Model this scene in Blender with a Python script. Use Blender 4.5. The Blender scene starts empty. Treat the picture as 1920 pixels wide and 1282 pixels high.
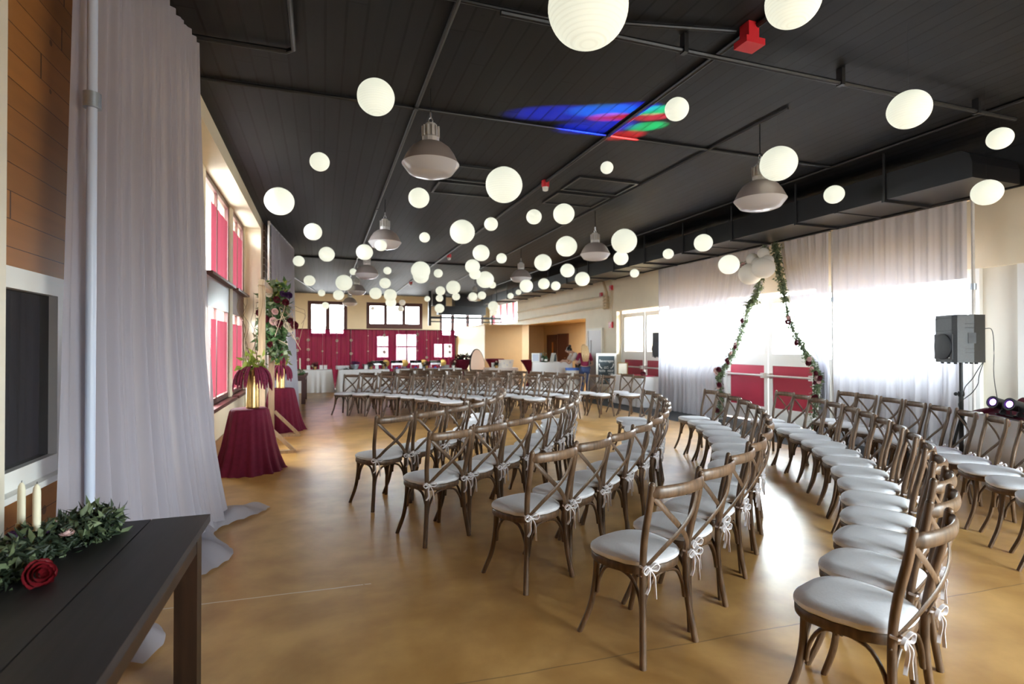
import bpy, math, random
from mathutils import Vector, Matrix
R = random.Random(7)
PI = math.pi
rad = math.radians
SC = bpy.context.scene
COL = SC.collection

# ------------------------------------------------------------------ camera, world, exposure
cam_d = bpy.data.cameras.new('camera'); cam = bpy.data.objects.new('camera', cam_d); COL.objects.link(cam)
FPX, VX, HY = 1013.0, 606.0, 649.0
yaw = math.atan((960 - VX) / FPX); pit = math.atan((HY - 641) / FPX)
f0 = Vector((math.sin(yaw), math.cos(yaw), 0)); rt = Vector((math.cos(yaw), -math.sin(yaw), 0)); u0 = Vector((0, 0, 1))
fw = f0 * math.cos(pit) + u0 * math.sin(pit); up = u0 * math.cos(pit) - f0 * math.sin(pit)
cam.matrix_world = Matrix(((rt.x, up.x, -fw.x, 0), (rt.y, up.y, -fw.y, 0), (rt.z, up.z, -fw.z, 1.55), (0, 0, 0, 1)))
cam_d.sensor_width = 36.0; cam_d.lens = 36.0 * FPX / 1920.0; cam_d.clip_start = 0.05; cam_d.clip_end = 200
cam_d.dof.use_dof = True; cam_d.dof.focus_distance = 3.4; cam_d.dof.aperture_fstop = 2.4
SC.camera = cam

world = bpy.data.worlds.new('daylight'); SC.world = world; world.use_nodes = True
bg = world.node_tree.nodes['Background']
bg.inputs['Strength'].default_value = 30.0
_n = world.node_tree.nodes; _l = world.node_tree.links.new
_tc = _n.new('ShaderNodeTexCoord'); _sx = _n.new('ShaderNodeSeparateXYZ'); _cr = _n.new('ShaderNodeValToRGB')
_mr = _n.new('ShaderNodeMapRange'); _mr.inputs['From Min'].default_value = -1; _mr.inputs['From Max'].default_value = 1
_l(_tc.outputs['Generated'], _sx.inputs[0]); _l(_sx.outputs['Z'], _mr.inputs['Value']); _l(_mr.outputs['Result'], _cr.inputs['Fac']); _l(_cr.outputs['Color'], bg.inputs['Color'])
_e = _cr.color_ramp.elements; _e[0].position = .475; _e[0].color = (.22, .22, .23, 1); _e[1].position = .53; _e[1].color = (.86, .94, 1.0, 1)   # sunlit ground below, bright overcast sky above
vs = SC.view_settings
vs.view_transform = 'Standard'; vs.look = 'None'; vs.gamma = 1.0; vs.use_curve_mapping = False; vs.exposure = 1.3
cy = SC.cycles
cy.max_bounces = 9; cy.diffuse_bounces = 5; cy.glossy_bounces = 4; cy.transmission_bounces = 6; cy.transparent_max_bounces = 14
cy.use_denoising = True; cy.use_adaptive_sampling = False; cy.use_guiding = True; cy.sample_clamp_indirect = 4.0; cy.caustics_reflective = False; cy.caustics_refractive = False


def portal(name, center, normal, sx, sy):
    """Daylight portal filling a window opening: guides sampling of the sky, gives no light of its own."""
    l = bpy.data.lights.new(name, 'AREA'); l.shape = 'RECTANGLE'; l.size = sx; l.size_y = sy; l.cycles.is_portal = True
    o = bpy.data.objects.new(name, l); COL.objects.link(o)
    n = Vector(normal); z = -n; y = Vector((0, 0, 1)); x = y.cross(z)
    o.matrix_world = Matrix(((x.x, y.x, z.x, center[0]), (x.y, y.y, z.y, center[1]), (x.z, y.z, z.z, center[2]), (0, 0, 0, 1)))


portal('portal_storefront', (8.62, 9.6, 1.3), (-1, 0, 0), 9.4, 2.6)
portal('portal_left_windows', (-1.62, 9.8, 2.3), (1, 0, 0), 3.8, 3.2)
portal('portal_back_windows', (3.6, 27.6, 2.2), (0, -1, 0), 9.0, 3.2)
portal('portal_fill_window', (5.6, -3.35, 1.8), (0, 1, 0), 4.4, 1.8)  # belongs to the added fill window behind the camera
portal('portal_clerestory', (8.6, 25.0, 3.17), (-1, 0, 0), 4.0, 1.2)

# ------------------------------------------------------------------ materials


def newmat(name):
    m = bpy.data.materials.new(name); m.use_nodes = True
    nt = m.node_tree; p = nt.nodes['Principled BSDF']
    return m, nt, p


def nd(nt, t, **kw):
    n = nt.nodes.new(t)
    for k, v in kw.items():
        setattr(n, k, v)
    return n


def mat(name, col, rough=0.5, metal=0.0, var=0.0, scale=8.0, stretch=(1, 1, 1), bump=0.0, emit=None, es=0.0, trans=0.0, spec=0.5, rand=0.0, detail=4.0):
    m, nt, p = newmat(name); L = nt.links.new
    p.inputs['Roughness'].default_value = rough; p.inputs['Metallic'].default_value = metal
    p.inputs['Base Color'].default_value = (*col, 1); p.inputs['Specular IOR Level'].default_value = spec
    if var or bump:
        tc = nd(nt, 'ShaderNodeTexCoord'); mp = nd(nt, 'ShaderNodeMapping'); mp.inputs['Scale'].default_value = stretch
        nz = nd(nt, 'ShaderNodeTexNoise'); nz.inputs['Scale'].default_value = scale; nz.inputs['Detail'].default_value = detail
        L(tc.outputs['Object'], mp.inputs['Vector']); L(mp.outputs['Vector'], nz.inputs['Vector'])
        if var:
            cr = nd(nt, 'ShaderNodeValToRGB')
            cr.color_ramp.elements[0].position = 0.3; cr.color_ramp.elements[1].position = 0.7
            cr.color_ramp.elements[0].color = (*[c * (1 - var) for c in col], 1)
            cr.color_ramp.elements[1].color = (*[min(1, c * (1 + var)) for c in col], 1)
            L(nz.outputs['Fac'], cr.inputs['Fac']); out = cr.outputs['Color']
            if rand:
                oi = nd(nt, 'ShaderNodeObjectInfo'); hs = nd(nt, 'ShaderNodeHueSaturation'); mr = nd(nt, 'ShaderNodeMapRange')
                mr.inputs['To Min'].default_value = 1 - rand; mr.inputs['To Max'].default_value = 1 + rand
                L(oi.outputs['Random'], mr.inputs['Value']); L(mr.outputs['Result'], hs.inputs['Value']); L(out, hs.inputs['Color']); out = hs.outputs['Color']
            L(out, p.inputs['Base Color'])
        if bump:
            b = nd(nt, 'ShaderNodeBump'); b.inputs['Strength'].default_value = bump; b.inputs['Distance'].default_value = 0.01
            L(nz.outputs['Fac'], b.inputs['Height']); L(b.outputs['Normal'], p.inputs['Normal'])
    if emit:
        p.inputs['Emission Color'].default_value = (*emit, 1); p.inputs['Emission Strength'].default_value = es
    if trans:
        mix = nd(nt, 'ShaderNodeMixShader'); tr = nd(nt, 'ShaderNodeBsdfTranslucent'); tr.inputs['Color'].default_value = (*col, 1)
        mix.inputs['Fac'].default_value = trans; o = nt.nodes['Material Output']
        L(p.outputs[0], mix.inputs[1]); L(tr.outputs[0], mix.inputs[2]); L(mix.outputs[0], o.inputs['Surface'])
    return m


def sheer(name, col, tcol, clear, trl, xcol=None):
    """thin woven voile: part open weave, part light-scattering threads"""
    m, nt, p = newmat(name); L = nt.links.new; nt.nodes.remove(p)
    d = nd(nt, 'ShaderNodeBsdfDiffuse'); d.inputs['Color'].default_value = (*col, 1)
    t = nd(nt, 'ShaderNodeBsdfTranslucent'); t.inputs['Color'].default_value = (*tcol, 1)
    x = nd(nt, 'ShaderNodeBsdfTransparent'); x.inputs['Color'].default_value = (*(xcol or tcol), 1)
    a = nd(nt, 'ShaderNodeMixShader'); a.inputs['Fac'].default_value = trl
    b = nd(nt, 'ShaderNodeMixShader'); b.inputs['Fac'].default_value = clear
    L(d.outputs[0], a.inputs[1]); L(t.outputs[0], a.inputs[2]); L(a.outputs[0], b.inputs[1]); L(x.outputs[0], b.inputs[2])
    L(b.outputs[0], nt.nodes['Material Output'].inputs['Surface'])
    return m


def math_n(nt, op, a, b=None):
    n = nd(nt, 'ShaderNodeMath', operation=op)
    for i, v in enumerate((a, b)):
        if v is None: continue
        if isinstance(v, (int, float)): n.inputs[i].default_value = v
        else: nt.links.new(v, n.inputs[i])
    return n.outputs[0]


def glass(name):
    m, nt, p = newmat(name); L = nt.links.new; nt.nodes.remove(p)
    x = nd(nt, 'ShaderNodeBsdfTransparent'); x.inputs['Color'].default_value = (0.96, 0.98, 0.97, 1)
    g = nd(nt, 'ShaderNodeBsdfGlossy'); g.inputs['Roughness'].default_value = 0.03
    ge = nd(nt, 'ShaderNodeNewGeometry'); dp = nd(nt, 'ShaderNodeVectorMath', operation='DOT_PRODUCT'); L(ge.outputs['Incoming'], dp.inputs[0]); L(ge.outputs['Normal'], dp.inputs[1])
    sch = math_n(nt, 'ADD', math_n(nt, 'MULTIPLY', math_n(nt, 'POWER', math_n(nt, 'SUBTRACT', 1.0, math_n(nt, 'ABSOLUTE', dp.outputs['Value'])), 5.0), 0.9), 0.035)
    b = nd(nt, 'ShaderNodeMixShader')
    L(sch, b.inputs[0]); L(x.outputs[0], b.inputs[1]); L(g.outputs[0], b.inputs[2]); L(b.outputs[0], nt.nodes['Material Output'].inputs['Surface'])
    return m


def plank_mat(name, base, dark, width, axis, laxis, rough, groove=0.05, knots=0.0, blen=3.0, var=0.25, spec=0.5):
    """boards of one width running along laxis, each board its own tone, dark joints, butt ends"""
    m, nt, p = newmat(name); L = nt.links.new
    tc = nd(nt, 'ShaderNodeTexCoord'); sx = nd(nt, 'ShaderNodeSeparateXYZ'); L(tc.outputs['Object'], sx.inputs[0])
    q = math_n(nt, 'DIVIDE', sx.outputs[axis], width); fl = math_n(nt, 'FLOOR', q); fr = math_n(nt, 'FRACT', q)
    wn = nd(nt, 'ShaderNodeTexWhiteNoise', noise_dimensions='1D'); L(fl, wn.inputs['W'])
    e = math_n(nt, 'LESS_THAN', fr, groove)
    off = math_n(nt, 'MULTIPLY', wn.outputs['Value'], 37.0)
    q2 = math_n(nt, 'DIVIDE', math_n(nt, 'ADD', sx.outputs[laxis], off), blen); f2 = math_n(nt, 'FRACT', q2); fl2 = math_n(nt, 'FLOOR', q2)
    e2 = math_n(nt, 'LESS_THAN', f2, 0.004 * 3.0 / blen)
    line = math_n(nt, 'MAXIMUM', e, e2)
    w2 = nd(nt, 'ShaderNodeTexWhiteNoise', noise_dimensions='2D'); cb = nd(nt, 'ShaderNodeCombineXYZ'); L(fl, cb.inputs[0]); L(fl2, cb.inputs[1]); L(cb.outputs[0], w2.inputs['Vector'])
    mp = nd(nt, 'ShaderNodeMapping'); sc = [9.0, 9.0, 9.0]; sc['XYZ'.index(laxis)] = 0.9; mp.inputs['Scale'].default_value = sc
    L(tc.outputs['Object'], mp.inputs['Vector']); nz = nd(nt, 'ShaderNodeTexNoise'); nz.inputs['Scale'].default_value = 2.0; nz.inputs['Detail'].default_value = 5; L(mp.outputs[0], nz.inputs['Vector'])
    tone = math_n(nt, 'ADD', math_n(nt, 'MULTIPLY', w2.outputs['Value'], var), math_n(nt, 'MULTIPLY', nz.outputs['Fac'], var * 1.4))
    val = math_n(nt, 'ADD', tone, 1.0 - var * 1.2)
    hs = nd(nt, 'ShaderNodeHueSaturation'); hs.inputs['Color'].default_value = (*base, 1); L(val, hs.inputs['Value']); col = hs.outputs['Color']
    if knots:
        vo = nd(nt, 'ShaderNodeTexVoronoi'); vo.inputs['Scale'].default_value = 3.0; L(tc.outputs['Object'], vo.inputs['Vector'])
        k = math_n(nt, 'LESS_THAN', vo.outputs['Distance'], knots); mk = nd(nt, 'ShaderNodeMix', data_type='RGBA'); L(math_n(nt, 'MULTIPLY', k, 0.7), mk.inputs[0]); L(col, mk.inputs[6]); mk.inputs[7].default_value = (*dark, 1); col = mk.outputs[2]
    mx = nd(nt, 'ShaderNodeMix', data_type='RGBA'); L(line, mx.inputs[0]); L(col, mx.inputs[6]); mx.inputs[7].default_value = (*dark, 1)
    L(mx.outputs[2], p.inputs['Base Color']); p.inputs['Roughness'].default_value = rough; p.inputs['Specular IOR Level'].default_value = spec
    bp = nd(nt, 'ShaderNodeBump', invert=True); bp.inputs['Strength'].default_value = 1.0; bp.inputs['Distance'].default_value = 0.015
    L(line, bp.inputs['Height']); L(bp.outputs[0], p.inputs['Normal'])
    return m


def floor_mat():
    m, nt, p = newmat('stained_concrete'); L = nt.links.new
    tc = nd(nt, 'ShaderNodeTexCoord'); sx = nd(nt, 'ShaderNodeSeparateXYZ'); L(tc.outputs['Object'], sx.inputs[0])
    n1 = nd(nt, 'ShaderNodeTexNoise'); n1.inputs['Scale'].default_value = 0.7; n1.inputs['Detail'].default_value = 12; n1.inputs['Roughness'].default_value = 0.62; n1.inputs['Distortion'].default_value = 0.6
    n2 = nd(nt, 'ShaderNodeTexNoise'); n2.inputs['Scale'].default_value = 3.0; n2.inputs['Detail'].default_value = 8
    L(tc.outputs['Object'], n1.inputs['Vector']); L(tc.outputs['Object'], n2.inputs['Vector'])
    cr = nd(nt, 'ShaderNodeValToRGB'); e = cr.color_ramp.elements
    e[0].position = 0.3; e[0].color = (0.37, 0.185, 0.052, 1); e[1].position = 0.74; e[1].color = (0.72, 0.43, 0.15, 1); cr.color_ramp.interpolation = 'EASE'
    a = math_n(nt, 'ADD', math_n(nt, 'MULTIPLY', n1.outputs['Fac'], 0.6), math_n(nt, 'MULTIPLY', n2.outputs['Fac'], 0.4)); L(a, cr.inputs['Fac'])
    wob = math_n(nt, 'MULTIPLY', math_n(nt, 'SUBTRACT', n2.outputs['Fac'], 0.5), 0.03)
    yy = math_n(nt, 'ADD', math_n(nt, 'ADD', sx.outputs['Y'], math_n(nt, 'MULTIPLY', sx.outputs['X'], 0.05)), wob)
    j = math_n(nt, 'LESS_THAN', math_n(nt, 'ABSOLUTE', math_n(nt, 'SUBTRACT', yy, 2.46)), 0.004)
    j2 = math_n(nt, 'MULTIPLY', math_n(nt, 'LESS_THAN', math_n(nt, 'ABSOLUTE', math_n(nt, 'SUBTRACT', yy, 3.66)), 0.006), math_n(nt, 'LESS_THAN', sx.outputs['X'], 0.3))
    mx = nd(nt, 'ShaderNodeMix', data_type='RGBA'); L(math_n(nt, 'MULTIPLY', j, 0.55), mx.inputs[0]); L(cr.outputs['Color'], mx.inputs[6]); mx.inputs[7].default_value = (0.12, 0.07, 0.035, 1)
    my = nd(nt, 'ShaderNodeMix', data_type='RGBA'); L(math_n(nt, 'MULTIPLY', j2, math_n(nt, 'GREATER_THAN', n2.outputs['Fac'], 0.40)), my.inputs[0]); L(mx.outputs[2], my.inputs[6]); my.inputs[7].default_value = (0.7, 0.58, 0.42, 1)
    L(my.outputs[2], p.inputs['Base Color'])
    p.inputs['Roughness'].default_value = 0.3
    p.inputs['Specular IOR Level'].default_value = 0.38
    return m


M = dict(
    floor=floor_mat(),
    ceil=plank_mat('black_planks', (0.0086, 0.0090, 0.0112), (0.0002, 0.0002, 0.0002), 0.152, 'X', 'Y', 0.62, 0.13, 0.04, 3.2, 0.5, spec=0.26),
    pine=plank_mat('knotty_pine', (0.34, 0.14, 0.032), (0.07, 0.025, 0.008), 0.135, 'Z', 'Y', 0.5, 0.03, 0.075, 2.4, 0.25),
    slat=plank_mat('brown_slats', (0.20, 0.11, 0.06), (0.62, 0.5, 0.36), 0.14, 'Z', 'Y', 0.5, 0.16, 0.0, 4.0, 0.2),
    cream=mat('cream_paint', (0.80, 0.70, 0.52), 0.6, var=0.03, scale=3),
    tan=mat('tan_paint', (0.60, 0.46, 0.27), 0.6, var=0.03, scale=3),
    white_paint=mat('white_paint', (0.80, 0.79, 0.75), 0.4),
    offwhite=mat('offwhite_panel', (0.72, 0.67, 0.56), 0.5),
    black=mat('black_paint', (0.007, 0.007, 0.008), 0.45, var=0.2, scale=4),
    duct=mat('black_duct', (0.006, 0.006, 0.0075), 0.4, var=0.3, scale=2),
    mahog=mat('dark_mahogany', (0.075, 0.022, 0.018), 0.4, var=0.25, scale=6, stretch=(6, 6, 1)),
    shade=mat('maroon_shade', (0.24, 0.035, 0.055), 0.8, trans=0.10),
    sheer=sheer('white_voile', (0.56, 0.535, 0.60), (0.52, 0.50, 0.57), 0.22, 0.36),
    sheer_r=sheer('white_chiffon', (0.82, 0.80, 0.86), (0.34, 0.335, 0.375), 0.24, 0.40, (0.46, 0.46, 0.49)),
    burg_sheer=sheer('burgundy_sheer', (0.20, 0.012, 0.045), (0.20, 0.012, 0.045), 0.10, 0.5, (0.62, 0.42, 0.46)),
    burg=mat('burgundy_satin', (0.125, 0.008, 0.026), 0.8, var=0.12, scale=20, spec=0.2),
    cloth=mat('white_linen', (0.87, 0.86, 0.88), 0.8, trans=0.15),
    glass=glass('window_glass'),
    dark_glass=mat('dark_glass', (0.02, 0.02, 0.02), 0.06),
    wood=mat('weathered_oak', (0.112, 0.063, 0.034), 0.42, var=0.42, scale=9, stretch=(5, 5, 0.8), bump=0.12, rand=0.16),
    cushion=mat('ivory_canvas', (0.80, 0.80, 0.84), 0.85, var=0.03, scale=90, bump=0.08),
    tie=mat('white_tie', (0.80, 0.76, 0.78), 0.85),
    espresso=mat('espresso_wood', (0.016, 0.012, 0.014), 0.5, var=0.35, scale=5, stretch=(8, 0.6, 8), bump=0.05),
    walnut=mat('reddish_table_wood', (0.020, 0.008, 0.004), 0.4, var=0.45, scale=5, stretch=(6, 6, 0.7)),
    pale_wood=mat('pale_pine', (0.38, 0.26, 0.16), 0.6, var=0.2, scale=6, stretch=(5, 5, 0.7)),
    gold=mat('hammered_gold', (0.72, 0.48, 0.20), 0.28, 1.0, var=0.1, scale=40),
    steel=mat('brushed_steel', (0.60, 0.60, 0.61), 0.3, 1.0),
    zinc=mat('galvanized', (0.45, 0.50, 0.56), 0.4, 0.8, var=0.15, scale=12),
    alu=mat('cast_aluminium', (0.60, 0.57, 0.54), 0.5, 0.2, var=0.08, scale=12),
    spun=mat('spun_reflector', (0.44, 0.38, 0.35), 0.35, 0.25, trans=0.25),
    lens=mat('prismatic_lens', (0.82, 0.81, 0.84), 0.2, trans=0.35),
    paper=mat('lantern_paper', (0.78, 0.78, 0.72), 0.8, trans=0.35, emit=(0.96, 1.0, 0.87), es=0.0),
    paper_off=mat('paper_unlit', (0.88, 0.87, 0.84), 0.8, trans=0.45),
    led=mat('led_bulb', (1, 1, 1), 0.4, emit=(1, 0.97, 0.85), es=6),
    wire=mat('thin_wire', (0.5, 0.5, 0.48), 0.4),
    red=mat('alarm_red', (0.55, 0.02, 0.03), 0.4),
    leaf=mat('green_leaf', (0.055, 0.13, 0.035), 0.5, var=0.6, scale=14, trans=0.25),
    leaf_d=mat('dark_cedar_leaf', (0.018, 0.030, 0.014), 0.55, var=0.5, scale=14),
    euc=mat('eucalyptus_leaf', (0.14, 0.18, 0.09), 0.55, var=0.45, scale=12, trans=0.2),
    lime=mat('lime_leaf', (0.26, 0.30, 0.05), 0.5, trans=0.3),
    twig=mat('curly_willow', (0.20, 0.12, 0.06), 0.7),
    rose_r=mat('dark_red_rose', (0.13, 0.006, 0.02), 0.6),
    rose_b=mat('red_rose', (0.15, 0.003, 0.008), 0.55),
    rose_p=mat('blush_rose', (0.75, 0.52, 0.50), 0.6),
    rose_w=mat('ivory_rose', (0.80, 0.74, 0.62), 0.6),
    plum=mat('plum_petal', (0.07, 0.02, 0.10), 0.6),
    amar=mat('amaranth_tassel', (0.17, 0.008, 0.04), 0.8, var=0.4, scale=60, bump=0.4),
    wax=mat('ivory_wax', (0.78, 0.74, 0.56), 0.45),
    speaker=mat('black_speaker', (0.016, 0.017, 0.02), 0.45, var=0.2, scale=60),
    grille=mat('speaker_grille', (0.035, 0.038, 0.045), 0.6, var=0.4, scale=300),
    rubber=mat('black_rubber', (0.01, 0.01, 0.011), 0.6),
    mat_grey=mat('grey_carpet', (0.07, 0.075, 0.085), 0.9, var=0.25, scale=60),
    door_grey=mat('grey_door', (0.50, 0.46, 0.46), 0.45),
    maroon=mat('maroon_panel', (0.34, 0.025, 0.05), 0.35),
    brown_door=mat('brown_door', (0.09, 0.03, 0.02), 0.4),
    skin=mat('skin', (0.62, 0.40, 0.30), 0.5),
    hair_d=mat('dark_hair', (0.015, 0.010, 0.008), 0.45),
    hair_b=mat('blond_hair', (0.50, 0.34, 0.18), 0.45, var=0.5, scale=40, stretch=(6, 6, 0.5)),
    shirt_w=mat('white_shirt', (0.80, 0.78, 0.76), 0.8),
    shirt_m=mat('maroon_shirt', (0.25, 0.012, 0.06), 0.8),
    jeans=mat('blue_jeans', (0.06, 0.09, 0.22), 0.8),
    chalk=mat('chalkboard', (0.045, 0.07, 0.085), 0.6),
    ink=mat('white_chalk', (0.85, 0.85, 0.85), 0.8),
    print_=mat('faint_print', (0.55, 0.58, 0.68), 0.7),
    bottle=mat('green_bottle', (0.02, 0.06, 0.03), 0.1),
    blue=mat('blue_plastic', (0.03, 0.15, 0.65), 0.4),
    purple=mat('purple_led', (0.3, 0.1, 0.9), 0.3, emit=(0.45, 0.18, 1.0), es=7),
    screen=mat('laptop_lid', (0.62, 0.64, 0.78), 0.35, 0.4),
    chrome=mat('polished_chrome', (0.75, 0.76, 0.82), 0.1, 1.0),
    food=mat('golden_lid', (0.62, 0.38, 0.10), 0.35, 0.5),
)
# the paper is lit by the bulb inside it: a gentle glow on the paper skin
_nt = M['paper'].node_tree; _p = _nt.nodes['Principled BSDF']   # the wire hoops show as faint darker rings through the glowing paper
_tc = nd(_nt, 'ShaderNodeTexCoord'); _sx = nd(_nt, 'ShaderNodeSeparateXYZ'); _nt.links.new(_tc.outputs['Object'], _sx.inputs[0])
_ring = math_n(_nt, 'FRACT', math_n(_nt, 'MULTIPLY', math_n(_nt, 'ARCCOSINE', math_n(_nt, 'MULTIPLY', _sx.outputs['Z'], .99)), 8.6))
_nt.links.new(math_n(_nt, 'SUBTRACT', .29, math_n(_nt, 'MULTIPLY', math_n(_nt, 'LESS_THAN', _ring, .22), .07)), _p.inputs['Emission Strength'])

for k_ in ('paper', 'led', 'purple'): M[k_].cycles.emission_sampling = 'NONE'

# ------------------------------------------------------------------ mesh helpers


class MB:
    def __init__(s):
        s.v = []; s.f = []

    def box(s, x0, x1, y0, y1, z0, z1, mx=None):
        n = len(s.v)
        c = [(x0, y0, z0), (x1, y0, z0), (x1, y1, z0), (x0, y1, z0), (x0, y0, z1), (x1, y0, z1), (x1, y1, z1), (x0, y1, z1)]
        s.v += [tuple(mx @ Vector(p)) for p in c] if mx else c
        s.f += [tuple(n + i for i in q) for q in ((3, 2, 1, 0), (4, 5, 6, 7), (0, 1, 5, 4), (1, 2, 6, 5), (2, 3, 7, 6), (3, 0, 4, 7))]
        return s

    def sweep(s, pts, w, h=None, n=8, refv=(0, 0, 1), closed=False, caps=True):
        """tube along pts; w (and h) a number or list of radii; n=4 gives a flat strip section"""
        P = [Vector(p) for p in pts]; k = len(P); rings = []; ref = Vector(refv)
        for i in range(k):
            a = P[(i - 1) % k] if closed or i else P[0]; b = P[(i + 1) % k] if closed or i < k - 1 else P[-1]
            t = (b - a).normalized(); x = t.cross(ref)
            if x.length < 1e-3: x = t.cross(Vector((1, 0.3, 0)))
            x.normalize(); y = x.cross(t).normalized()
            wi = w[i] if isinstance(w, (list, tuple)) else w; hi = (h[i] if isinstance(h, (list, tuple)) else h) if h is not None else wi
            st = len(s.v); rings.append(st)
            for j in range(n):
                ang = 2 * PI * j / n + (PI / 4 if n == 4 else 0); q = 1.41421 if n == 4 else 1
                s.v.append(tuple(P[i] + x * (wi * q * math.cos(ang)) + y * (hi * q * math.sin(ang))))
        for i in range(k if closed else k - 1):
            a, b = rings[i], rings[(i + 1) % k]
            for j in range(n):
                s.f.append((a + j, a + (j + 1) % n, b + (j + 1) % n, b + j))
        if caps and not closed:
            s.f.append(tuple(rings[0] + j for j in range(n))[::-1]); s.f.append(tuple(rings[-1] + j for j in range(n)))
        return s

    def lathe(s, prof, n=24, c=(0, 0, 0), mod=None, cap0=False, cap1=False, mx=None):
        k = len(s.v); m = len(prof)
        for i, (r, z) in enumerate(prof):
            for j in range(n):
                a = 2 * PI * j / n; rr = r * (mod(a, z, i / (m - 1)) if mod else 1)
                p = Vector((rr * math.cos(a), rr * math.sin(a), z))
                if mx: p = mx @ p
                s.v.append((c[0] + p.x, c[1] + p.y, c[2] + p.z))
        for i in range(m - 1):
            for j in range(n):
                s.f.append((k + i * n + j, k + i * n + (j + 1) % n, k + (i + 1) * n + (j + 1) % n, k + (i + 1) * n + j))
        if cap0: s.f.append(tuple(k + j for j in range(n))[::-1])
        if cap1: s.f.append(tuple(k + (m - 1) * n + j for j in range(n)))
        return s

    def grid(s, fn, nu, nv):
        k = len(s.v)
        for i in range(nv + 1):
            for j in range(nu + 1):
                s.v.append(tuple(fn(j / nu, i / nv)))
        for i in range(nv):
            for j in range(nu):
                a = k + i * (nu + 1) + j; s.f.append((a, a + 1, a + nu + 2, a + nu + 1))
        return s

    def prism(s, poly, z0, z1, mx=None):
        k = len(s.v); n = len(poly)
        for z in (z0, z1):
            for x, y in poly:
                p = Vector((x, y, z)); s.v.append(tuple(mx @ p if mx else p))
        s.f.append(tuple(k + i for i in range(n))[::-1]); s.f.append(tuple(k + n + i for i in range(n)))
        for i in range(n):
            s.f.append((k + i, k + (i + 1) % n, k + n + (i + 1) % n, k + n + i))
        return s

    def ball(s, c, r, n=10, m=7, sq=(1, 1, 1)):
        prof = [(max(1e-4, r * math.sin(PI * i / m)), -r * math.cos(PI * i / m)) for i in range(m + 1)]
        return s.lathe(prof, n, c, mx=Matrix.Diagonal((*sq, 1)))

    def leaf(s, p, d, nrm, l, w, bend=0.25):
        d = Vector(d).normalized(); x = d.cross(Vector(nrm))
        if x.length < 1e-3: x = d.cross(Vector((0.3, 1, 0.2)))
        x.normalize(); y = x.cross(d); p = Vector(p); k = len(s.v)
        q = [p, p + d * l * .45 + x * w * .5 + y * l * .06, p + d * l - y * l * bend, p + d * l * .45 - x * w * .5 + y * l * .06, p + d * l * .5 - y * l * .03]
        s.v += [tuple(a) for a in q]; s.f += [(k, k + 1, k + 4), (k + 1, k + 2, k + 4), (k + 2, k + 3, k + 4), (k + 3, k, k + 4)]

    def mesh(s, name, m, smooth=True, ang=35):
        me = bpy.data.meshes.new(name); me.from_pydata(s.v, [], s.f); me.materials.append(M[m] if isinstance(m, str) else m); me.update()
        if smooth:
            me.shade_smooth(); me.set_sharp_from_angle(angle=rad(ang))
        return me

    def build(s, name, m, parent=None, smooth=True, ang=35, loc=None, rotz=0):
        return link(name, s.mesh(name, m, smooth, ang), parent, loc, rotz)


def link(name, me, parent=None, loc=None, rotz=0):
    o = bpy.data.objects.new(name, me); COL.objects.link(o)
    if parent: o.parent = parent
    if loc: o.location = loc
    if rotz: o.rotation_euler = (0, 0, rotz)
    return o


def tag(o, label, cat, group=None, kind=None):
    if label: o['label'] = label
    if cat: o['category'] = cat
    if group: o['group'] = group
    if kind: o['kind'] = kind
    return o


def thing(name, label, cat, loc=(0, 0, 0), rotz=0, group=None, kind=None):
    o = bpy.data.objects.new(name, None); COL.objects.link(o); o.location = loc; o.rotation_euler = (0, 0, rotz); o.empty_display_size = 0.1
    return tag(o, label, cat, group, kind)


def struct(o, label, cat):
    return tag(o, label, cat, None, 'structure')


def dup(root, loc, rotz=0, label=None, group=None, scale=None):
    r = root.copy(); COL.objects.link(r); r.location = loc; r.rotation_euler = (0, 0, rotz)
    if scale: r.scale = (scale,) * 3
    if label: r['label'] = label
    if group: r['group'] = group
    for ch in list(root.children):
        c = ch.copy(); COL.objects.link(c); c.parent = r
        for g in list(ch.children):
            d = g.copy(); COL.objects.link(d); d.parent = c
    return r


def wall(name, axis, t0, t1, a0, a1, z0, z1, holes, m, label):
    """a wall slab, thickness t0..t1 on axis, length a0..a1, with rectangular holes (a0,a1,z0,z1)"""
    A = sorted({a0, a1, *[h[0] for h in holes], *[h[1] for h in holes]}); Z = sorted({z0, z1, *[h[2] for h in holes], *[h[3] for h in holes]})
    b = MB()
    for i in range(len(A) - 1):
        j = 0
        while j < len(Z) - 1:
            ca = (A[i] + A[i + 1]) / 2
            inh = lambda q: any(h[0] < ca < h[1] and h[2] < (Z[q] + Z[q + 1]) / 2 < h[3] for h in holes)
            if inh(j): j += 1; continue
            k = j
            while k < len(Z) - 1 and not inh(k): k += 1
            if axis == 'X': b.box(t0, t1, A[i], A[i + 1], Z[j], Z[k])
            else: b.box(A[i], A[i + 1], t0, t1, Z[j], Z[k])
            j = k
    return struct(b.build(name, m, smooth=False), label, 'wall')


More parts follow.
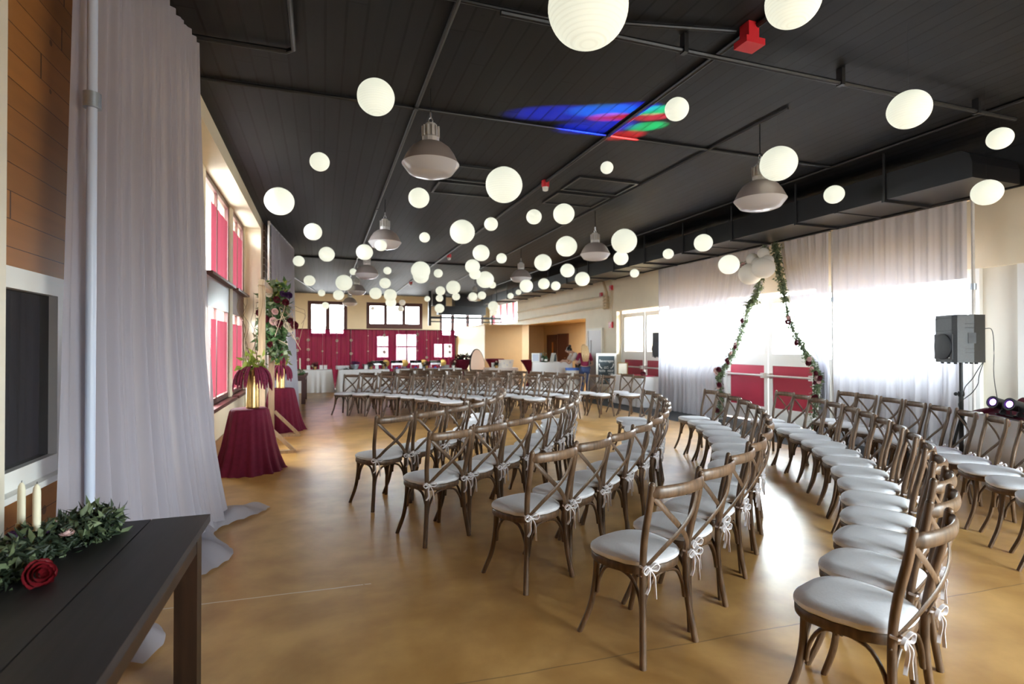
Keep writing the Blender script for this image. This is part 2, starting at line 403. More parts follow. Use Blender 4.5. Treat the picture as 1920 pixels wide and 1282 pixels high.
# ------------------------------------------------------------------ room shell
CZ = 4.08
struct(MB().box(-1.9, 11.2, -3.4, 28.2, -0.15, 0).build('floor', 'floor', smooth=False), 'polished amber stained concrete floor', 'floor')
struct(MB().box(-1.9, 11.2, -3.4, 28.2, CZ, CZ + 0.2).build('ceiling', 'ceil', smooth=False), 'black painted tongue and groove plank ceiling', 'ceiling')
wins_l = [(7.95, 9.92), (10.22, 11.62)]
wall('wall_left', 'X', -1.9, -1.45, -3.4, 28.2, 0, CZ, [(a, b, .72, 3.87) for a, b in wins_l], 'cream', 'cream left wall with tall dark framed windows')
struct(MB().box(-1.45, -1.42, -3.2, 4.7, 0, CZ).build('wall_left_cladding', 'pine', smooth=False), 'knotty pine board cladding behind the near curtain', 'wall')
struct(MB().box(-1.45, -1.17, 11.72, 15.3, 0, CZ).build('wall_left_pier', 'cream', smooth=False), 'cream wall pier beyond the left windows', 'wall')
struct(MB().box(-1.17, -1.14, 12.15, 14.6, 1.6, CZ - .02).build('trim_1', 'slat', smooth=False), 'brown horizontal slat panel on the left wall pier', 'trim')
struct(MB().box(-1.45, -1.17, 4.7, 11.72, 3.87, CZ).build('trim_2', 'cream', smooth=False), 'cream soffit over the left windows', 'trim')
struct(MB().box(-1.42, -1.24, 2.5, 2.80, 0, CZ).build('trim_3', 'offwhite', smooth=False), 'pale post at the left edge of the photo', 'trim')
struct(MB().box(-1.45, -1.42, 4.72, 11.7, 0, .2).build('baseboard_left', mat('stained_base', (0.38, 0.2, 0.09), 0.4), smooth=False), 'brown wooden baseboard under the left windows', 'baseboard')
BW = [(-.7, 1.1, 2.0, 3.72), (2.01, 4.77, 2.42, 3.72), (5.68, 8.0, 2.0, 3.36), (2.45, 3.15, .1, 2.15), (3.38, 4.55, .1, 2.25), (5.3, 6.4, .9, 1.75)]
wall('wall_back', 'Y', 27.5, 27.9, -1.9, 11.2, 0, CZ, BW, 'cream', 'cream back wall with brown framed high windows')
wall('wall_front', 'Y', -3.4, -3.2, -1.9, 11.2, 0, CZ, [(3.4, 7.8, .9, 2.7)], 'cream', 'cream wall behind the camera')  # hole cut for the added fill window
wall('wall_right', 'X', 8.3, 8.62, -3.4, 28.2, 0, CZ, [(3.9, 14.25, 0, 2.6), (16.27, 22.4, 0, 2.49), (23.0, 27.0, 2.62, 3.75)], 'cream', 'cream right wall with glazed entrance and alcove')
struct(MB().box(10.8, 11.0, 14.5, 27.5, 0, 2.6).build('wall_alcove_right', 'tan', smooth=False), 'tan rear wall of the alcove with two brown doors', 'wall')
struct(MB().box(8.62, 10.8, 25.9, 26.1, 0, 2.6).build('wall_alcove_back', 'tan', smooth=False), 'tan far end wall of the alcove', 'wall')
struct(MB().box(8.62, 10.8, 14.5, 26.0, 2.6, 2.7).build('wall_alcove_top', 'tan', smooth=False), 'low ceiling of the alcove', 'ceiling')
struct(MB().box(8.62, 10.8, 14.4, 14.5, 0, 2.6).build('wall_alcove_front', 'tan', smooth=False), 'near end wall of the alcove', 'wall')
t = thing('alcove_fill_light', 'added fill light panel hidden inside the alcove', 'lamp', (8.93, 19.5, 2.6))  # panel added to brighten the alcove, out of sight behind the header
MB().box(-.2, .2, -2.0, 2.0, -.05, 0).build('housing', 'white_paint', t, smooth=False); MB().box(-.18, .18, -1.95, 1.95, -.056, -.05).build('diffuser', mat('alcove_fill_diffuser', (1, 1, 1), .5, emit=(1, .93, .82), es=15), t, smooth=False)
b = MB(); b.box(6.58, 8.3, 22.4, 22.52, 0, 2.46); b.box(6.58, 6.70, 22.52, 27.5, 0, 2.46); b.box(6.53, 8.3, 22.36, 22.56, 2.46, 2.5); b.box(6.53, 6.74, 22.56, 27.5, 2.46, 2.5)
struct(b.build('wall_partition', 'tan', smooth=False), 'low tan partition walls of a small room in the far right corner', 'wall')
struct(MB().box(8.26, 8.3, -3.2, 14.25, 3.56, CZ).build('trim_4', 'black', smooth=False), 'black band along the top of the right wall', 'trim')


def window(n, axis, pos, a0, a1, z0, z1, fr, mullions=(), rails=(), m='mahog', d=0.10, side=1, sill=True, label='', bars=0.05):
    """window structure: frame with mullions and rails, sill, one pane mesh"""
    w = thing('window_%d' % n, label, 'window', kind='structure')
    q = (lambda b, t0, t1, a, c, e, g: b.box(t0, t1, a, c, e, g)) if axis == 'X' else (lambda b, t0, t1, a, c, e, g: b.box(a, c, t0, t1, e, g))
    t0, t1 = (pos - d / 2, pos + d / 2); b = MB()
    q(b, t0, t1, a0, a0 + fr, z0, z1); q(b, t0, t1, a1 - fr, a1, z0, z1); q(b, t0, t1, a0 + fr, a1 - fr, z1 - fr, z1); q(b, t0, t1, a0 + fr, a1 - fr, z0, z0 + fr)
    for x in mullions: q(b, t0 + .01, t1 - .01, x - bars, x + bars, z0 + fr, z1 - fr)
    for zz0, zz1 in rails: q(b, t0 - .005, t1 + .005, a0 + .002, a1 - .002, zz0, zz1)
    b.build('window_frame', m, w, smooth=False)
    if sill:
        b = MB(); q(b, *sorted((pos - side * .02, pos + side * .16)), a0 - .05, a1 + .05, z0 - .05, z0); b.build('window_sill', m, w, smooth=False)
    b = MB(); q(b, pos - .006, pos + .006, a0 + fr * .5, a1 - fr * .5, z0 + fr * .5, z1 - fr * .5); b.build('pane', 'glass', w, smooth=False)
    return w


def shadecloth(x, y0, y1, z0, z1, par):
    MB().grid(lambda u, v: (x + .006 * math.sin(u * 14), y0 + (y1 - y0) * u, z1 + (z0 - z1) * v), 12, 2).build('window_shade', 'shade', par)


names_l = ['left window beside the near white curtain, one pane uncovered', 'left window closest to the floral arch']
for i, (a, c) in enumerate(wins_l):
    md = (a + c) / 2
    w = window(i + 1, 'X', -1.5, a, c, .72, 3.87, .08, (md,), ((2.10, 2.52),), d=.06, label=names_l[i], bars=.035)
    b = MB(); b.box(-1.45, -1.36, a - .02, c + .02, 2.5, 2.54); b.build('transom_sill', 'mahog', w, smooth=False)
    for s0, s1 in ((a + .1, md - .06), (md + .06, c - .1)):
        cut = (s1 - s0) * (.55 if (i == 0 and s0 < md) else .0)
        shadecloth(-1.485, s0 + cut, s1, .82, 1.94, w); shadecloth(-1.485, s0 + cut, s1, 2.55, 3.58, w)
# near small window in the pine wall
w = thing('window_4', 'small white framed dark window in the pine wall at left edge', 'window', kind='structure')
b = MB(); b.box(-1.42, -1.36, 2.82, 3.70, .88, .97); b.box(-1.42, -1.36, 2.82, 3.70, 1.82, 1.92); b.box(-1.42, -1.36, 2.82, 2.9, .97, 1.82); b.box(-1.42, -1.36, 3.58, 3.70, .97, 1.82); b.box(-1.42, -1.31, 2.8, 3.72, .85, .88)
b.build('window_frame', 'white_paint', w, smooth=False); MB().box(-1.42, -1.40, 2.9, 3.58, .97, 1.82).build('pane', 'dark_glass', w, smooth=False)
window(5, 'Y', 27.55, -.7, 1.1, 2.0, 3.72, .17, (.2,), (), bars=.1, sill=False, label='two pane window high on the back wall, left')
window(6, 'Y', 27.55, 2.01, 4.77, 2.42, 3.72, .17, (2.93, 3.84), ((2.42, 2.68),), bars=.085, sill=False, label='three pane window high on the back wall, middle')
window(7, 'Y', 27.55, 5.68, 8.0, 2.0, 3.36, .12, (6.35, 7.15), (), sill=False, label='back wall window behind the black track frame', bars=.09)
window(8, 'X', 8.42, 23.0, 27.0, 2.62, 3.75, .1, (23.9, 24.8, 25.8), (), m='maroon', side=-1, sill=False, label='maroon framed clerestory strip over the far partition')
window(9, 'Y', 27.55, 5.3, 6.4, .9, 1.75, .08, (5.85,), (), sill=False, label='low window in the back wall right of the burgundy drape')
for k, (x0, x1, zt) in enumerate(((2.45, 3.15, 2.15), (3.38, 4.55, 2.25))):
    d = thing('door_%d' % (k + 1), ['narrow', 'wide'][k] + ' glazed back door behind the burgundy drape', 'door', kind='structure')
    b = MB(); b.box(x0, x0 + .08, 27.5, 27.6, .1, zt); b.box(x1 - .08, x1, 27.5, 27.6, .1, zt); b.box(x0 + .08, x1 - .08, 27.5, 27.6, zt - .1, zt); b.box(x0 + .08, x1 - .08, 27.5, 27.6, .1, 1.0 - .3 * k); b.box(x0 + .08, x1 - .08, 27.51, 27.59, 1.5, 1.56)
    b.build('door_frame', 'mahog', d, smooth=False); MB().box(x0 + .08, x1 - .08, 27.54, 27.55, 1.0 - .3 * k, zt - .1).build('pane', 'glass', d, smooth=False)

# right entrance: storefront posts, glass, two pairs of doors with maroon lower panels
SX = 8.5
sf = thing('window_10', 'white framed storefront glazing behind the right drapes', 'window', kind='structure')
b = MB()
for y in (4.9, 6.15, 7.36, 9.75, 10.85, 11.8, 14.17): b.box(SX - .05, SX + .05, y, y + .08, 0, 2.6)
for y0, y1 in ((4.98, 7.36), (9.83, 11.8)):
    b.box(SX - .045, SX + .045, y0, y1, 2.5, 2.6); b.box(SX - .045, SX + .045, y0, y1, 0, .12); b.box(SX - .045, SX + .045, y0, y1, 1.16, 1.32); b.box(SX - .02, SX + .02, y0, y1, .12, 1.16)
b.build('window_frame', 'white_paint', sf, smooth=False)
b = MB()
for y0, y1 in ((4.98, 6.15), (6.23, 7.36), (9.83, 10.85), (10.93, 11.8)): b.box(SX - .006, SX + .006, y0, y1, 1.32, 2.5)
b.build('pane', 'glass', sf, smooth=False)
dn = 3
for y0, yc, y1, nm in ((7.44, 8.58, 9.75, 'between the tied garland drapes'), (11.88, 13.0, 14.17, 'behind the far loudspeaker')):
    for k, (a, c) in enumerate(((y0, yc - .01), (yc + .01, y1))):
        d = thing('door_%d' % dn, 'white glazed door with maroon lower panel, %s leaf of the pair %s' % (['near', 'far'][k], nm), 'door', kind='structure'); dn += 1
        b = MB(); b.box(SX - .03, SX + .03, a, a + .1, .02, 2.52); b.box(SX - .03, SX + .03, c - .1, c, .02, 2.52); b.box(SX - .03, SX + .03, a + .1, c - .1, 2.4, 2.52); b.box(SX - .03, SX + .03, a + .1, c - .1, .02, .32); b.box(SX - .03, SX + .03, a + .1, c - .1, 1.16, 1.40)
        b.build('door_frame', 'white_paint', d, smooth=False)
        MB().box(SX - .02, SX + .02, a + .1, c - .1, .32, 1.16).build('lower_panel', 'maroon', d, smooth=False)
        MB().box(SX - .006, SX + .006, a + .1, c - .1, 1.40, 2.4).build('pane', 'glass', d, smooth=False)
        b = MB(); b.sweep([(SX - .1, a + .05, .96), (SX - .1, c - .05, .96)], .03, .022, 8); b.box(SX - .12, SX - .03, a + .03, a + .11, .91, 1.01); b.box(SX - .12, SX - .03, c - .11, c - .03, .91, 1.01)
        b.build('push_bar', 'alu', d)
window(11, 'Y', -3.3, 3.4, 7.8, .9, 2.7, .1, (4.8, 6.3), (), m='white_paint', sill=False, label='wide window added behind the camera for fill light')  # unseen window, added to bring fill daylight onto the near chairs
# panelled section near the disc jockey table
b = MB(); b.box(8.40, 8.46, 3.9, 4.9, 0, 2.6)
struct(b.build('wall_right_panel', 'offwhite', smooth=False), 'pale infill panels on the right behind the lighting table', 'wall')
# the near part of the right wall is recessed below its header in the same way
b = MB()
for y in (4.78, 4.24, 3.9): b.box(8.33, 8.40, y, y + .12, 0, 2.6)
struct(b.build('trim_5', 'white_paint', smooth=False), 'pale vertical posts on the right infill panels', 'trim')
# doors in the right wall and alcove
def flat_door(x, y0, y1, zt, m, label, slit=None):
    global dn
    d = thing('door_%d' % dn, label, 'door', kind='structure'); dn += 1
    MB().box(x - .04, x, y0, y1, 0.01, zt).build('door_leaf', m, d, smooth=False)
    b = MB(); b.box(x - .06, x, y0 - .07, y0, 0, zt + .07); b.box(x - .06, x, y1, y1 + .07, 0, zt + .07); b.box(x - .06, x, y0, y1, zt, zt + .07); b.build('door_frame', 'offwhite' if m == 'door_grey' else m, d, smooth=False)
    if slit: MB().box(x - .05, x - .04, slit[0], slit[1], .9, 1.75).build('vision_slit', slit[2], d, smooth=False)
    MB().sweep([(x - .09, y0 + .1, 1.0), (x - .09, y0 + .24, 1.0)], .012).build('door_handle', 'steel', d)
flat_door(8.3, 15.1, 16.0, 2.06, 'door_grey', 'grey door in the right wall behind the blond person', (15.78, 15.86, 'brown_door'))
flat_door(10.8, 24.28, 25.3, 2.05, 'brown_door', 'brown alcove door with an amber strip, left of the pair', (24.6, 24.75, mat('amber_strip', (0.55, 0.22, 0.05), 0.5)))
flat_door(10.8, 22.95, 23.98, 2.08, 'brown_door', 'plain brown alcove door above the bar, right of the pair')

# ------------------------------------------------------------------ ceiling services
def pipe(name, pts, r, label, cat='pipe', m='black', group=None, clips=()):
    t = thing(name, label, cat, pts[0], group=group); o = Vector(pts[0])
    MB().sweep([Vector(p) - o for p in pts], r, n=8).build('tube', m, t)
    for c in clips:
        b = MB(); c = Vector(c) - o; b.box(c.x - .02, c.x + .02, c.y - .03, c.y + .03, c.z - .026, CZ - o.z - .002); b.build('clamp', m, t, smooth=False)
    return t
cz = CZ - .02
pipe('ceiling_conduit', [(.92, -2.5, cz), (.92, 27.4, cz)], .02, 'black conduit running over the left row of pendant lamps', clips=[(.92, 5.68, cz), (.92, 10.1, cz), (.92, 14, cz), (.92, 18, cz)])
pipe('ceiling_conduit', [(3.2, -2.5, cz), (3.2, 27.4, cz)], .024, 'black conduit crossing the coloured light patch lengthways', clips=[(3.2, 5.68, cz), (3.2, 10, cz), (3.2, 16.2, cz)])
pipe('ceiling_conduit', [(4.62, 4.4, cz), (4.9, 24, cz)], .015, 'thin black conduit over the right row of pendant lamps')
pipe('ceiling_conduit', [(6.72, 1.0, cz), (6.72, 23, cz)], .022, 'black conduit along the ceiling beside the big duct')
pipe('ceiling_conduit', [(-1.15, 5.72, cz), (6.7, 5.66, cz)], .018, 'black conduit crossing the ceiling at the nearest pendant lamp')
pipe('ceiling_conduit', [(-1.15, 16.2, cz), (6.7, 16.25, cz)], .02, 'black conduit crossing the ceiling at mid hall')
pipe('ceiling_conduit', [(-1.4, 4.93, cz - .02), (-.3, 4.92, cz - .02), (-.24, 4.86, cz - .02), (-.23, 3.0, cz - .02)], .022, 'black elbowed conduit beside the top of the near curtain')
pipe('ceiling_conduit', [(-.2, 3.82, cz), (1.6, 3.80, cz), (3.1, 3.46, cz)], .016, 'thin conduit leading to the red ceiling box')
pipe('sprinkler_pipe', [(1.2, 3.68, 3.95), (6.9, 3.62, 3.95)], .022, 'black sprinkler pipe near the front of the ceiling', clips=[(2.76, 3.66, 3.95), (4.45, 3.645, 3.95), (6.3, 3.63, 3.95)])
pipe('ceiling_conduit', [(-1.1, 20.5, cz), (-.35, 26.0, cz)], .02, 'slanting pale lined conduit at the far left of the ceiling')
t = thing('alarm_box', 'red fire alarm box on the ceiling near the top edge', 'alarm', (3.16, 3.38, 3.90))
MB().box(-.09, .09, -.07, .07, 0, .05).build('cover', 'red', t, smooth=False); MB().box(-.05, .05, -.05, .05, .05, .18).build('back_box', 'red', t, smooth=False)
for i, (x, y, lb) in enumerate(((3.2, 7.61, 'red and white smoke detector, nearest of the ceiling'), (3.26, 14.57, 'red and white smoke detector in mid ceiling'), (3.22, 21.2, 'small dark smoke detector near the back wall'))):
    t = thing('smoke_detector', lb, 'detector', (x, y, 3.97), group='ceiling smoke detectors')
    MB().lathe([(.055, 0.01), (.06, .03), (.06, .11)], 16, cap0=True, cap1=True).build('base', 'red', t); MB().lathe([(.02, -.05), (.042, -.04), (.048, .01)], 16, cap0=True, cap1=True).build('sensor', 'white_paint', t)
for k, (x0, x1, y0, y1, lb) in enumerate(((3.58, 4.59, 7.2, 7.9, 'right of the nearest smoke detector, front one'), (3.61, 4.58, 8.05, 8.74, 'right of the nearest smoke detector, rear one'), (1.55, 2.45, 7.3, 7.97, 'behind the nearest pendant lamp, front one'), (1.65, 2.65, 8.1, 8.72, 'behind the nearest pendant lamp, rear one'))):
    t = thing('ceiling_vent', 'black rectangular ceiling vent ' + lb, 'vent', (x0, y0, CZ), group='ceiling vents'); w, h = x1 - x0, y1 - y0
    b = MB(); b.box(0, w, 0, .035, -.03, 0); b.box(0, w, h - .035, h, -.03, 0); b.box(0, .035, .035, h - .035, -.03, 0); b.box(w - .035, w, .035, h - .035, -.03, 0)
    b.build('frame', 'black', t, smooth=False); MB().box(.035, w - .035, .035, h - .035, -.008, 0).build('panel', 'ceil', t, smooth=False)
# main duct
t = thing('air_duct', 'long black rectangular air duct along the right side', 'duct', (6.95, 4.05, 3.47))
b = MB(); b.box(0, .85, .35, 19.9, 0, .34); b.build('trunk', 'duct', t, smooth=False)
MB().prism([(.35, 0), (.35, .34), (.12, .34), (.03, .28), (0, .17), (0, 0)], 0, .85, Matrix(((0, 0, 1, 0), (1, 0, 0, 0), (0, 1, 0, 0), (0, 0, 0, 1)))).build('elbow', 'duct', t, smooth=False)
for y in (1.0, 2.4, 3.8, 5.2, 6.6, 8, 9.4, 10.8, 12.2, 13.6, 15, 16.4, 17.8):
    b = MB(); b.box(-.025, .875, y, y + .04, -.035, 0); b.box(-.02, -.004, y, y + .03, 0, .61); b.build('hanger', 'black', t, smooth=False)
for y in (1.7, 4.5, 7.3, 10.1, 12.9, 15.7, 18.5):
    b = MB(); b.box(-.012, .862, y, y + .05, -.012, .352); b.build('flange', 'duct', t, smooth=False)
t = thing('air_duct', 'black cross duct in front of the back wall, right', 'duct', (5.3, 26.0, 3.1))
MB().box(0, 2.4, 0, .5, 0, .42).build('trunk', 'duct', t, smooth=False); MB().box(-.3, .35, -.05, .55, .42, .97).build('riser', 'duct', t, smooth=False); MB().box(.8, 2.5, -.1, .6, .42, .97).build('upper_box', 'duct', t, smooth=False)
MB().box(-.02, 2.42, -.02, .52, .36, .40).build('flange', 'black', t, smooth=False)
t = thing('door_track', 'black steel track frame hanging near the back wall', 'track', (4.55, 24.6, 2.5))
b = MB(); b.box(0, .12, 0, .1, .0, 1.58); b.build('post', 'black', t, smooth=False)
MB().box(.1, 3.5, .02, .08, .32, .42).build('upper_rail', 'black', t, smooth=False); MB().box(.1, 3.7, .03, .07, .16, .21).build('lower_rail', 'black', t, smooth=False); MB().box(3.0, 3.05, .02, .08, -.02, .5).build('hanger', 'black', t, smooth=False)
# pipes and alarms on the right wall
pipe('wall_pipe', [(8.26, 14.9, 3.09), (8.26, 22.9, 3.09)], .035, 'cream pipe on the right wall above the alcove, upper one', m='cream')
pipe('wall_pipe', [(8.26, 14.9, 2.79), (8.26, 22.9, 2.70)], .03, 'cream pipe on the right wall above the alcove, lower one', m='cream')
b = MB(); b.sweep([(8.24, 14.75, 2.75), (8.24, 14.75, 3.2), (8.2, 14.9, 3.6), (8.2, 14.9, 3.75)], .04); 
for z in (2.75, 2.85, 2.95, 3.05): b.sweep([(8.24, 14.68, z), (8.24, 14.9, z)], .05)
tag(b.build('pipe_manifold', 'tan'), 'tan pipe riser with stacked fittings high on the right wall', 'pipe')
pipe('wall_pipe', [(8.28, 14.52, 2.3), (8.28, 14.52, 3.6)], .012, 'thin vertical conduit joining the two red wall alarms', m='cream')
for x, y, z, s, lb in ((8.27, 14.52, 3.33, .07, 'red alarm box on the right wall beside the thin conduit'), (8.27, 15.15, 3.18, .06, 'red alarm box on the right wall above the pipes'), (8.26, 14.52, 2.2, .09, 'pink red strobe alarm on the right wall over the chalkboard sign')):
    t = thing('wall_alarm', lb, 'alarm', (x, y, z), group='red wall alarms'); MB().box(-.03, .03, -s, s, -s, s).build('housing', 'red', t, smooth=False); MB().box(-.045, -.03, -s * .5, s * .5, -s * .6, s * .1).build('face', 'rose_p' if z < 2.5 else 'maroon', t, smooth=False)

# ------------------------------------------------------------------ pendant lamps
p0 = thing('pendant_lamp', '', 'lamp', group='high bay pendant lamps')
prof = [(.075, .215), (.13, .20), (.19, .155), (.235, .09), (.268, .02), (.28, .0)]
MB().lathe(prof, 40, cap1=False).build('reflector', 'spun', p0)
MB().lathe([(.28, .0), (.272, -.012), (.215, -.085), (.16, -.105), (.06, -.118), (.002, -.12)], 40).build('lens', 'lens', p0)
b = MB(); b.lathe([(.075, .205), (.085, .22), (.085, .26), (.07, .275), (.062, .38), (.05, .40)], 12, cap0=True, cap1=True)
b.build('ballast_housing', 'alu', p0, ang=25)
b = MB()
for k in range(12):
    a = k * PI / 6; b.box(-.004, .004, .07, .088, .27, .37, Matrix.Rotation(a, 4, 'Z'))
b.build('cooling_fins', 'alu', p0, smooth=False)
b = MB(); b.sweep([(.0 + .02 * math.cos(a), 0, .43 + .03 * math.sin(a)) for a in [i * PI / 5 for i in range(10)]], .006, closed=True); b.sweep([(0, .018 * math.cos(a), .485 + .028 * math.sin(a)) for a in [i * PI / 5 for i in range(10)]], .006, closed=True); b.build('hook', 'steel', p0)
pend = [(.99, 5.25, 3.33, 'nearest pendant lamp of the left row'), (1.0, 9.5, 3.34, 'second pendant lamp of the left row'), (.98, 13.3, 3.27, 'third pendant lamp of the left row'), (.97, 17.3, 3.24, 'fourth pendant lamp of the left row'), (.97, 21.8, 3.22, 'farthest pendant lamp of the left row'),
        (4.65, 4.82, 3.2, 'nearest pendant lamp of the right row'), (4.8, 9.02, 3.27, 'second pendant lamp of the right row'), (4.86, 13.2, 3.33, 'third pendant lamp of the right row'), (5.1, 18.6, 3.27, 'farthest pendant lamp of the right row, wrapped by lanterns')]
for i, (x, y, z, lb) in enumerate(pend):
    o = p0 if i == 0 else dup(p0, (0, 0, 0)); o.location = (x, y, z); o['label'] = 'white high bay ' + lb
    MB().sweep([(0, 0, .51), (0, 0, CZ - z)], .006).build('suspension_cord', 'black', o)

# ------------------------------------------------------------------ paper lanterns
LAN = [(1.40,2.71,3.45,0.45),(2.54,2.38,3.53,0.30),(0.40,4.51,3.58,0.30),(2.84,3.87,3.57,0.20),(4.32,2.95,3.40,0.30),(5.84,3.18,3.45,0.20),(-0.04,5.96,3.47,0.20),(3.13,5.59,3.64,0.15),(4.54,4.45,3.48,0.37),(2.08,6.25,3.52,0.45),(-0.59,8.29,3.60,0.40),(1.08,6.48,3.33,0.25),(6.45,5.39,3.58,0.25),(5.99,3.37,3.02,0.25),(-0.17,9.80,3.50,0.30),(2.35,9.43,3.60,0.45),(2.28,7.44,3.31,0.20),(3.21,8.11,3.64,0.25),(3.19,6.92,3.41,0.30),(1.79,10.09,3.59,0.20),(4.30,9.21,3.42,0.40),(5.54,9.22,3.60,0.50),(5.64,9.51,3.32,0.30),(5.93,7.38,3.26,0.30),(6.10,8.58,3.28,0.20),(6.61,7.56,2.96,0.35),(6.48,10.35,3.16,0.20),(0.07,12.91,3.63,0.35),(0.82,11.81,3.54,0.35),(0.87,8.88,3.17,0.19),(-0.52,12.94,3.45,0.25),(-0.41,18.01,3.60,0.35),(3.05,10.65,3.46,0.35),(3.30,12.25,3.42,0.35),(3.66,13.34,3.40,0.30),(3.94,12.02,3.61,0.25),(4.71,11.35,3.45,0.40),(5.60,11.94,3.39,0.35),(6.55,13.03,3.35,0.40),(2.39,14.05,3.52,0.50),(2.59,15.18,3.53,0.45),(2.99,14.72,3.56,0.25),(1.51,13.77,3.44,0.20),(0.81,16.21,3.70,0.20),(0.59,17.09,3.47,0.50),(0.54,21.26,3.47,0.40),(-0.06,20.64,3.47,0.25),(0.08,22.95,3.18,0.30),(1.82,17.23,3.52,0.35),(1.81,20.35,3.49,0.45),(2.47,21.48,3.55,0.50),(2.99,25.76,3.60,0.50),(3.50,25.62,3.60,0.30),(3.42,25.62,3.30,0.30),(2.19,26.05,3.32,0.20),(4.03,19.44,3.57,0.35),(4.41,21.44,3.48,0.30),(4.20,20.44,3.0,0.37),(4.18,22.91,3.57,0.25),(4.26,18.37,3.59,0.50),(4.70,19.81,3.41,0.30),(4.34,14.73,3.44,0.50),(5.34,17.28,3.60,0.25),(4.84,17.91,3.25,0.31),(5.07,17.6,3.27,0.29),(5.52,15.94,3.12,0.20),(6.28,17.30,3.39,0.20),(4.77,12.57,3.05,0.34),(6.21,14.89,3.41,0.35),(5.71,12.89,3.12,0.25),(6.02,19.35,3.05,0.40),(6.45,20.73,2.92,0.30)]
LLB = ['cut by the top edge of the photo, biggest and nearest', 'cut by the top edge of the photo, towards the right corner', 'hanging up and left of the nearest left pendant lamp', 'at the right end of the coloured light patch', 'hanging alone at upper right below the sprinkler pipe', 'small, at the right edge in front of the black duct end',
       'small, midway between near curtain and nearest left pendant lamp', 'tiny, alone below the coloured light patch', 'overlapping the top of the nearest right pendant lamp', 'large, just left of the nearest smoke detector', 'closest to the left wall, over the window soffit', 'directly below the nearest left pendant lamp', 'small, right of the nearest right pendant lamp', 'low at the right edge against the cream wall',
       'below and right of the one over the window soffit', 'large, right of the second left pendant lamp', 'small, just right of the large one beyond the second pendant', 'small, left of a pair below the rear ceiling vent', 'right one of a pair below the rear ceiling vent', 'small, between second left pendant lamp and a large lantern', 'left of the second right pendant lamp, level with it', 'large, touching the right side of second right pendant lamp', 'tucked under the large one by second right pendant lamp', 'in front of the duct, above the left garland drape', 'small, in front of the duct left of the garland drape', 'low in front of the garland drape', 'small, low beside the left end of the white drape',
       'right of the far curtain top, lower of two', 'touching the left side of second left pendant lamp', 'in front of the second left pendant lamp', 'beside the far white curtain top, upper', 'beside the far white curtain top, lower', 'upper right of the mid hall conduit crossing', 'above a slightly smaller one at mid hall', 'partly hidden below another at mid hall', 'small, alone between mid hall group and third right pendant', 'upper right of the third right pendant lamp', 'right of the third right pendant lamp, small upper', 'farther right, just under the big duct',
       'large, upper of a fused pair left of mid hall', 'lower of a fused pair left of mid hall', 'small, right of the fused pair', 'small, right of the third left pendant lamp', 'tiny, left of the third left pendant lamp', 'large, left of the fourth left pendant lamp', 'in front of the left back window top, larger', 'tiny, left of the left back window top', 'in front of the left back window glass', 'above the gap between the two back windows', 'over the wall between the back windows', 'large, upper of a stack over the middle back window', 'lower of a stack over the middle back window', 'small grey, beside the stack over the middle back window', 'small grey, in front of the middle back window glass', 'tiny grey, in left pane of the middle back window', 'top of a column of three by the black track post', 'middle of a column of three by the black track post', 'bottom of a column of three by the black track post', 'tiny, at top of the black track post', 'large, right of the column of three', 'small, tucked below the large one right of the column', 'large, close to the mid hall group, right end', 'tiny, peeking out behind the large one at mid hall', 'left one hugging the farthest right pendant lamp', 'right one hugging the farthest right pendant lamp', 'tiny, left of two below the duct far end', 'tiny, right of two below the duct far end', 'in front of the third right pendant lamp', 'left one of two right of the third right pendant', 'right one of two right of the third right pendant', 'in front of the clerestory, upper of two', 'in front of the clerestory, lower of two']
ru = random.Random(3)


def lantern_mesh(ribs, n, per):
    pr = []; N = ribs * per; t0 = .30
    for i in range(N + 1):
        t = t0 + (PI - 2 * t0) * i / N; ph = i / per % 1.0
        k = 1.0 - .016 * (1 - math.sin(PI * ph)) if per > 1 else 1
        pr.append((math.sin(t) * k, -math.cos(t) * k * .95))
    b = MB(); b.lathe(pr, n, mod=lambda a, z, q: 1 + .006 * math.sin(3 * a + z * 5))
    b.lathe([(pr[0][0], pr[0][1]), (.18, pr[0][1] - .02), (.001, pr[0][1] - .025)], n)
    return b.mesh('paper_shade', 'paper', ang=80)
l0 = thing('paper_lantern', '', 'lantern', group='white paper lanterns under the ceiling')
SH = [lantern_mesh(22, 40, 3), lantern_mesh(14, 24, 2)]
link('paper_shade', SH[0], l0)
RG = MB().sweep([(.29 * math.cos(a), .29 * math.sin(a), .91) for a in [i * PI / 8 for i in range(16)]], .012, n=5, closed=True).sweep([(-.29, 0, .91), (-.02, 0, 1.0), (.02, 0, 1.0), (.29, 0, .91)], .008, n=4).sweep([(0, 0, 1.0), (0, 0, .1)], .006, n=4).mesh('wire_frame', 'wire')
link('wire_frame', RG, l0)
BU = MB().ball((0, 0, .06), .07, 8, 6).mesh('bulb', 'led')
link('bulb', BU, l0)
for i, ((x, y, z, d), lb) in enumerate(zip(LAN, LLB)):
    o = l0 if i == 0 else dup(l0, (0, 0, 0))
    o.location = (x, y, z); o.scale = (d / 2,) * 3; o.rotation_euler = (ru.uniform(-.06, .06), ru.uniform(-.06, .06), ru.uniform(0, 6)); o['label'] = 'white paper lantern ' + lb
    if i in (52, 53, 54):
        for c in o.children:
            if c.name.startswith('paper_shade'):
                me = lantern_mesh(14, 24, 2); me.materials[0] = M['paper_off']; c.data = me
    elif y > 9:
        for c in o.children:
            if c.name.startswith('paper_shade'): c.data = SH[1]
    s = 2 / d
    MB().sweep([(0, 0, 1.0), (0, 0, (CZ - z) * s)], .0004 * s, n=4).build('hanging_line', 'black', o)
    o.rotation_euler.x *= .3; o.rotation_euler.y *= .3

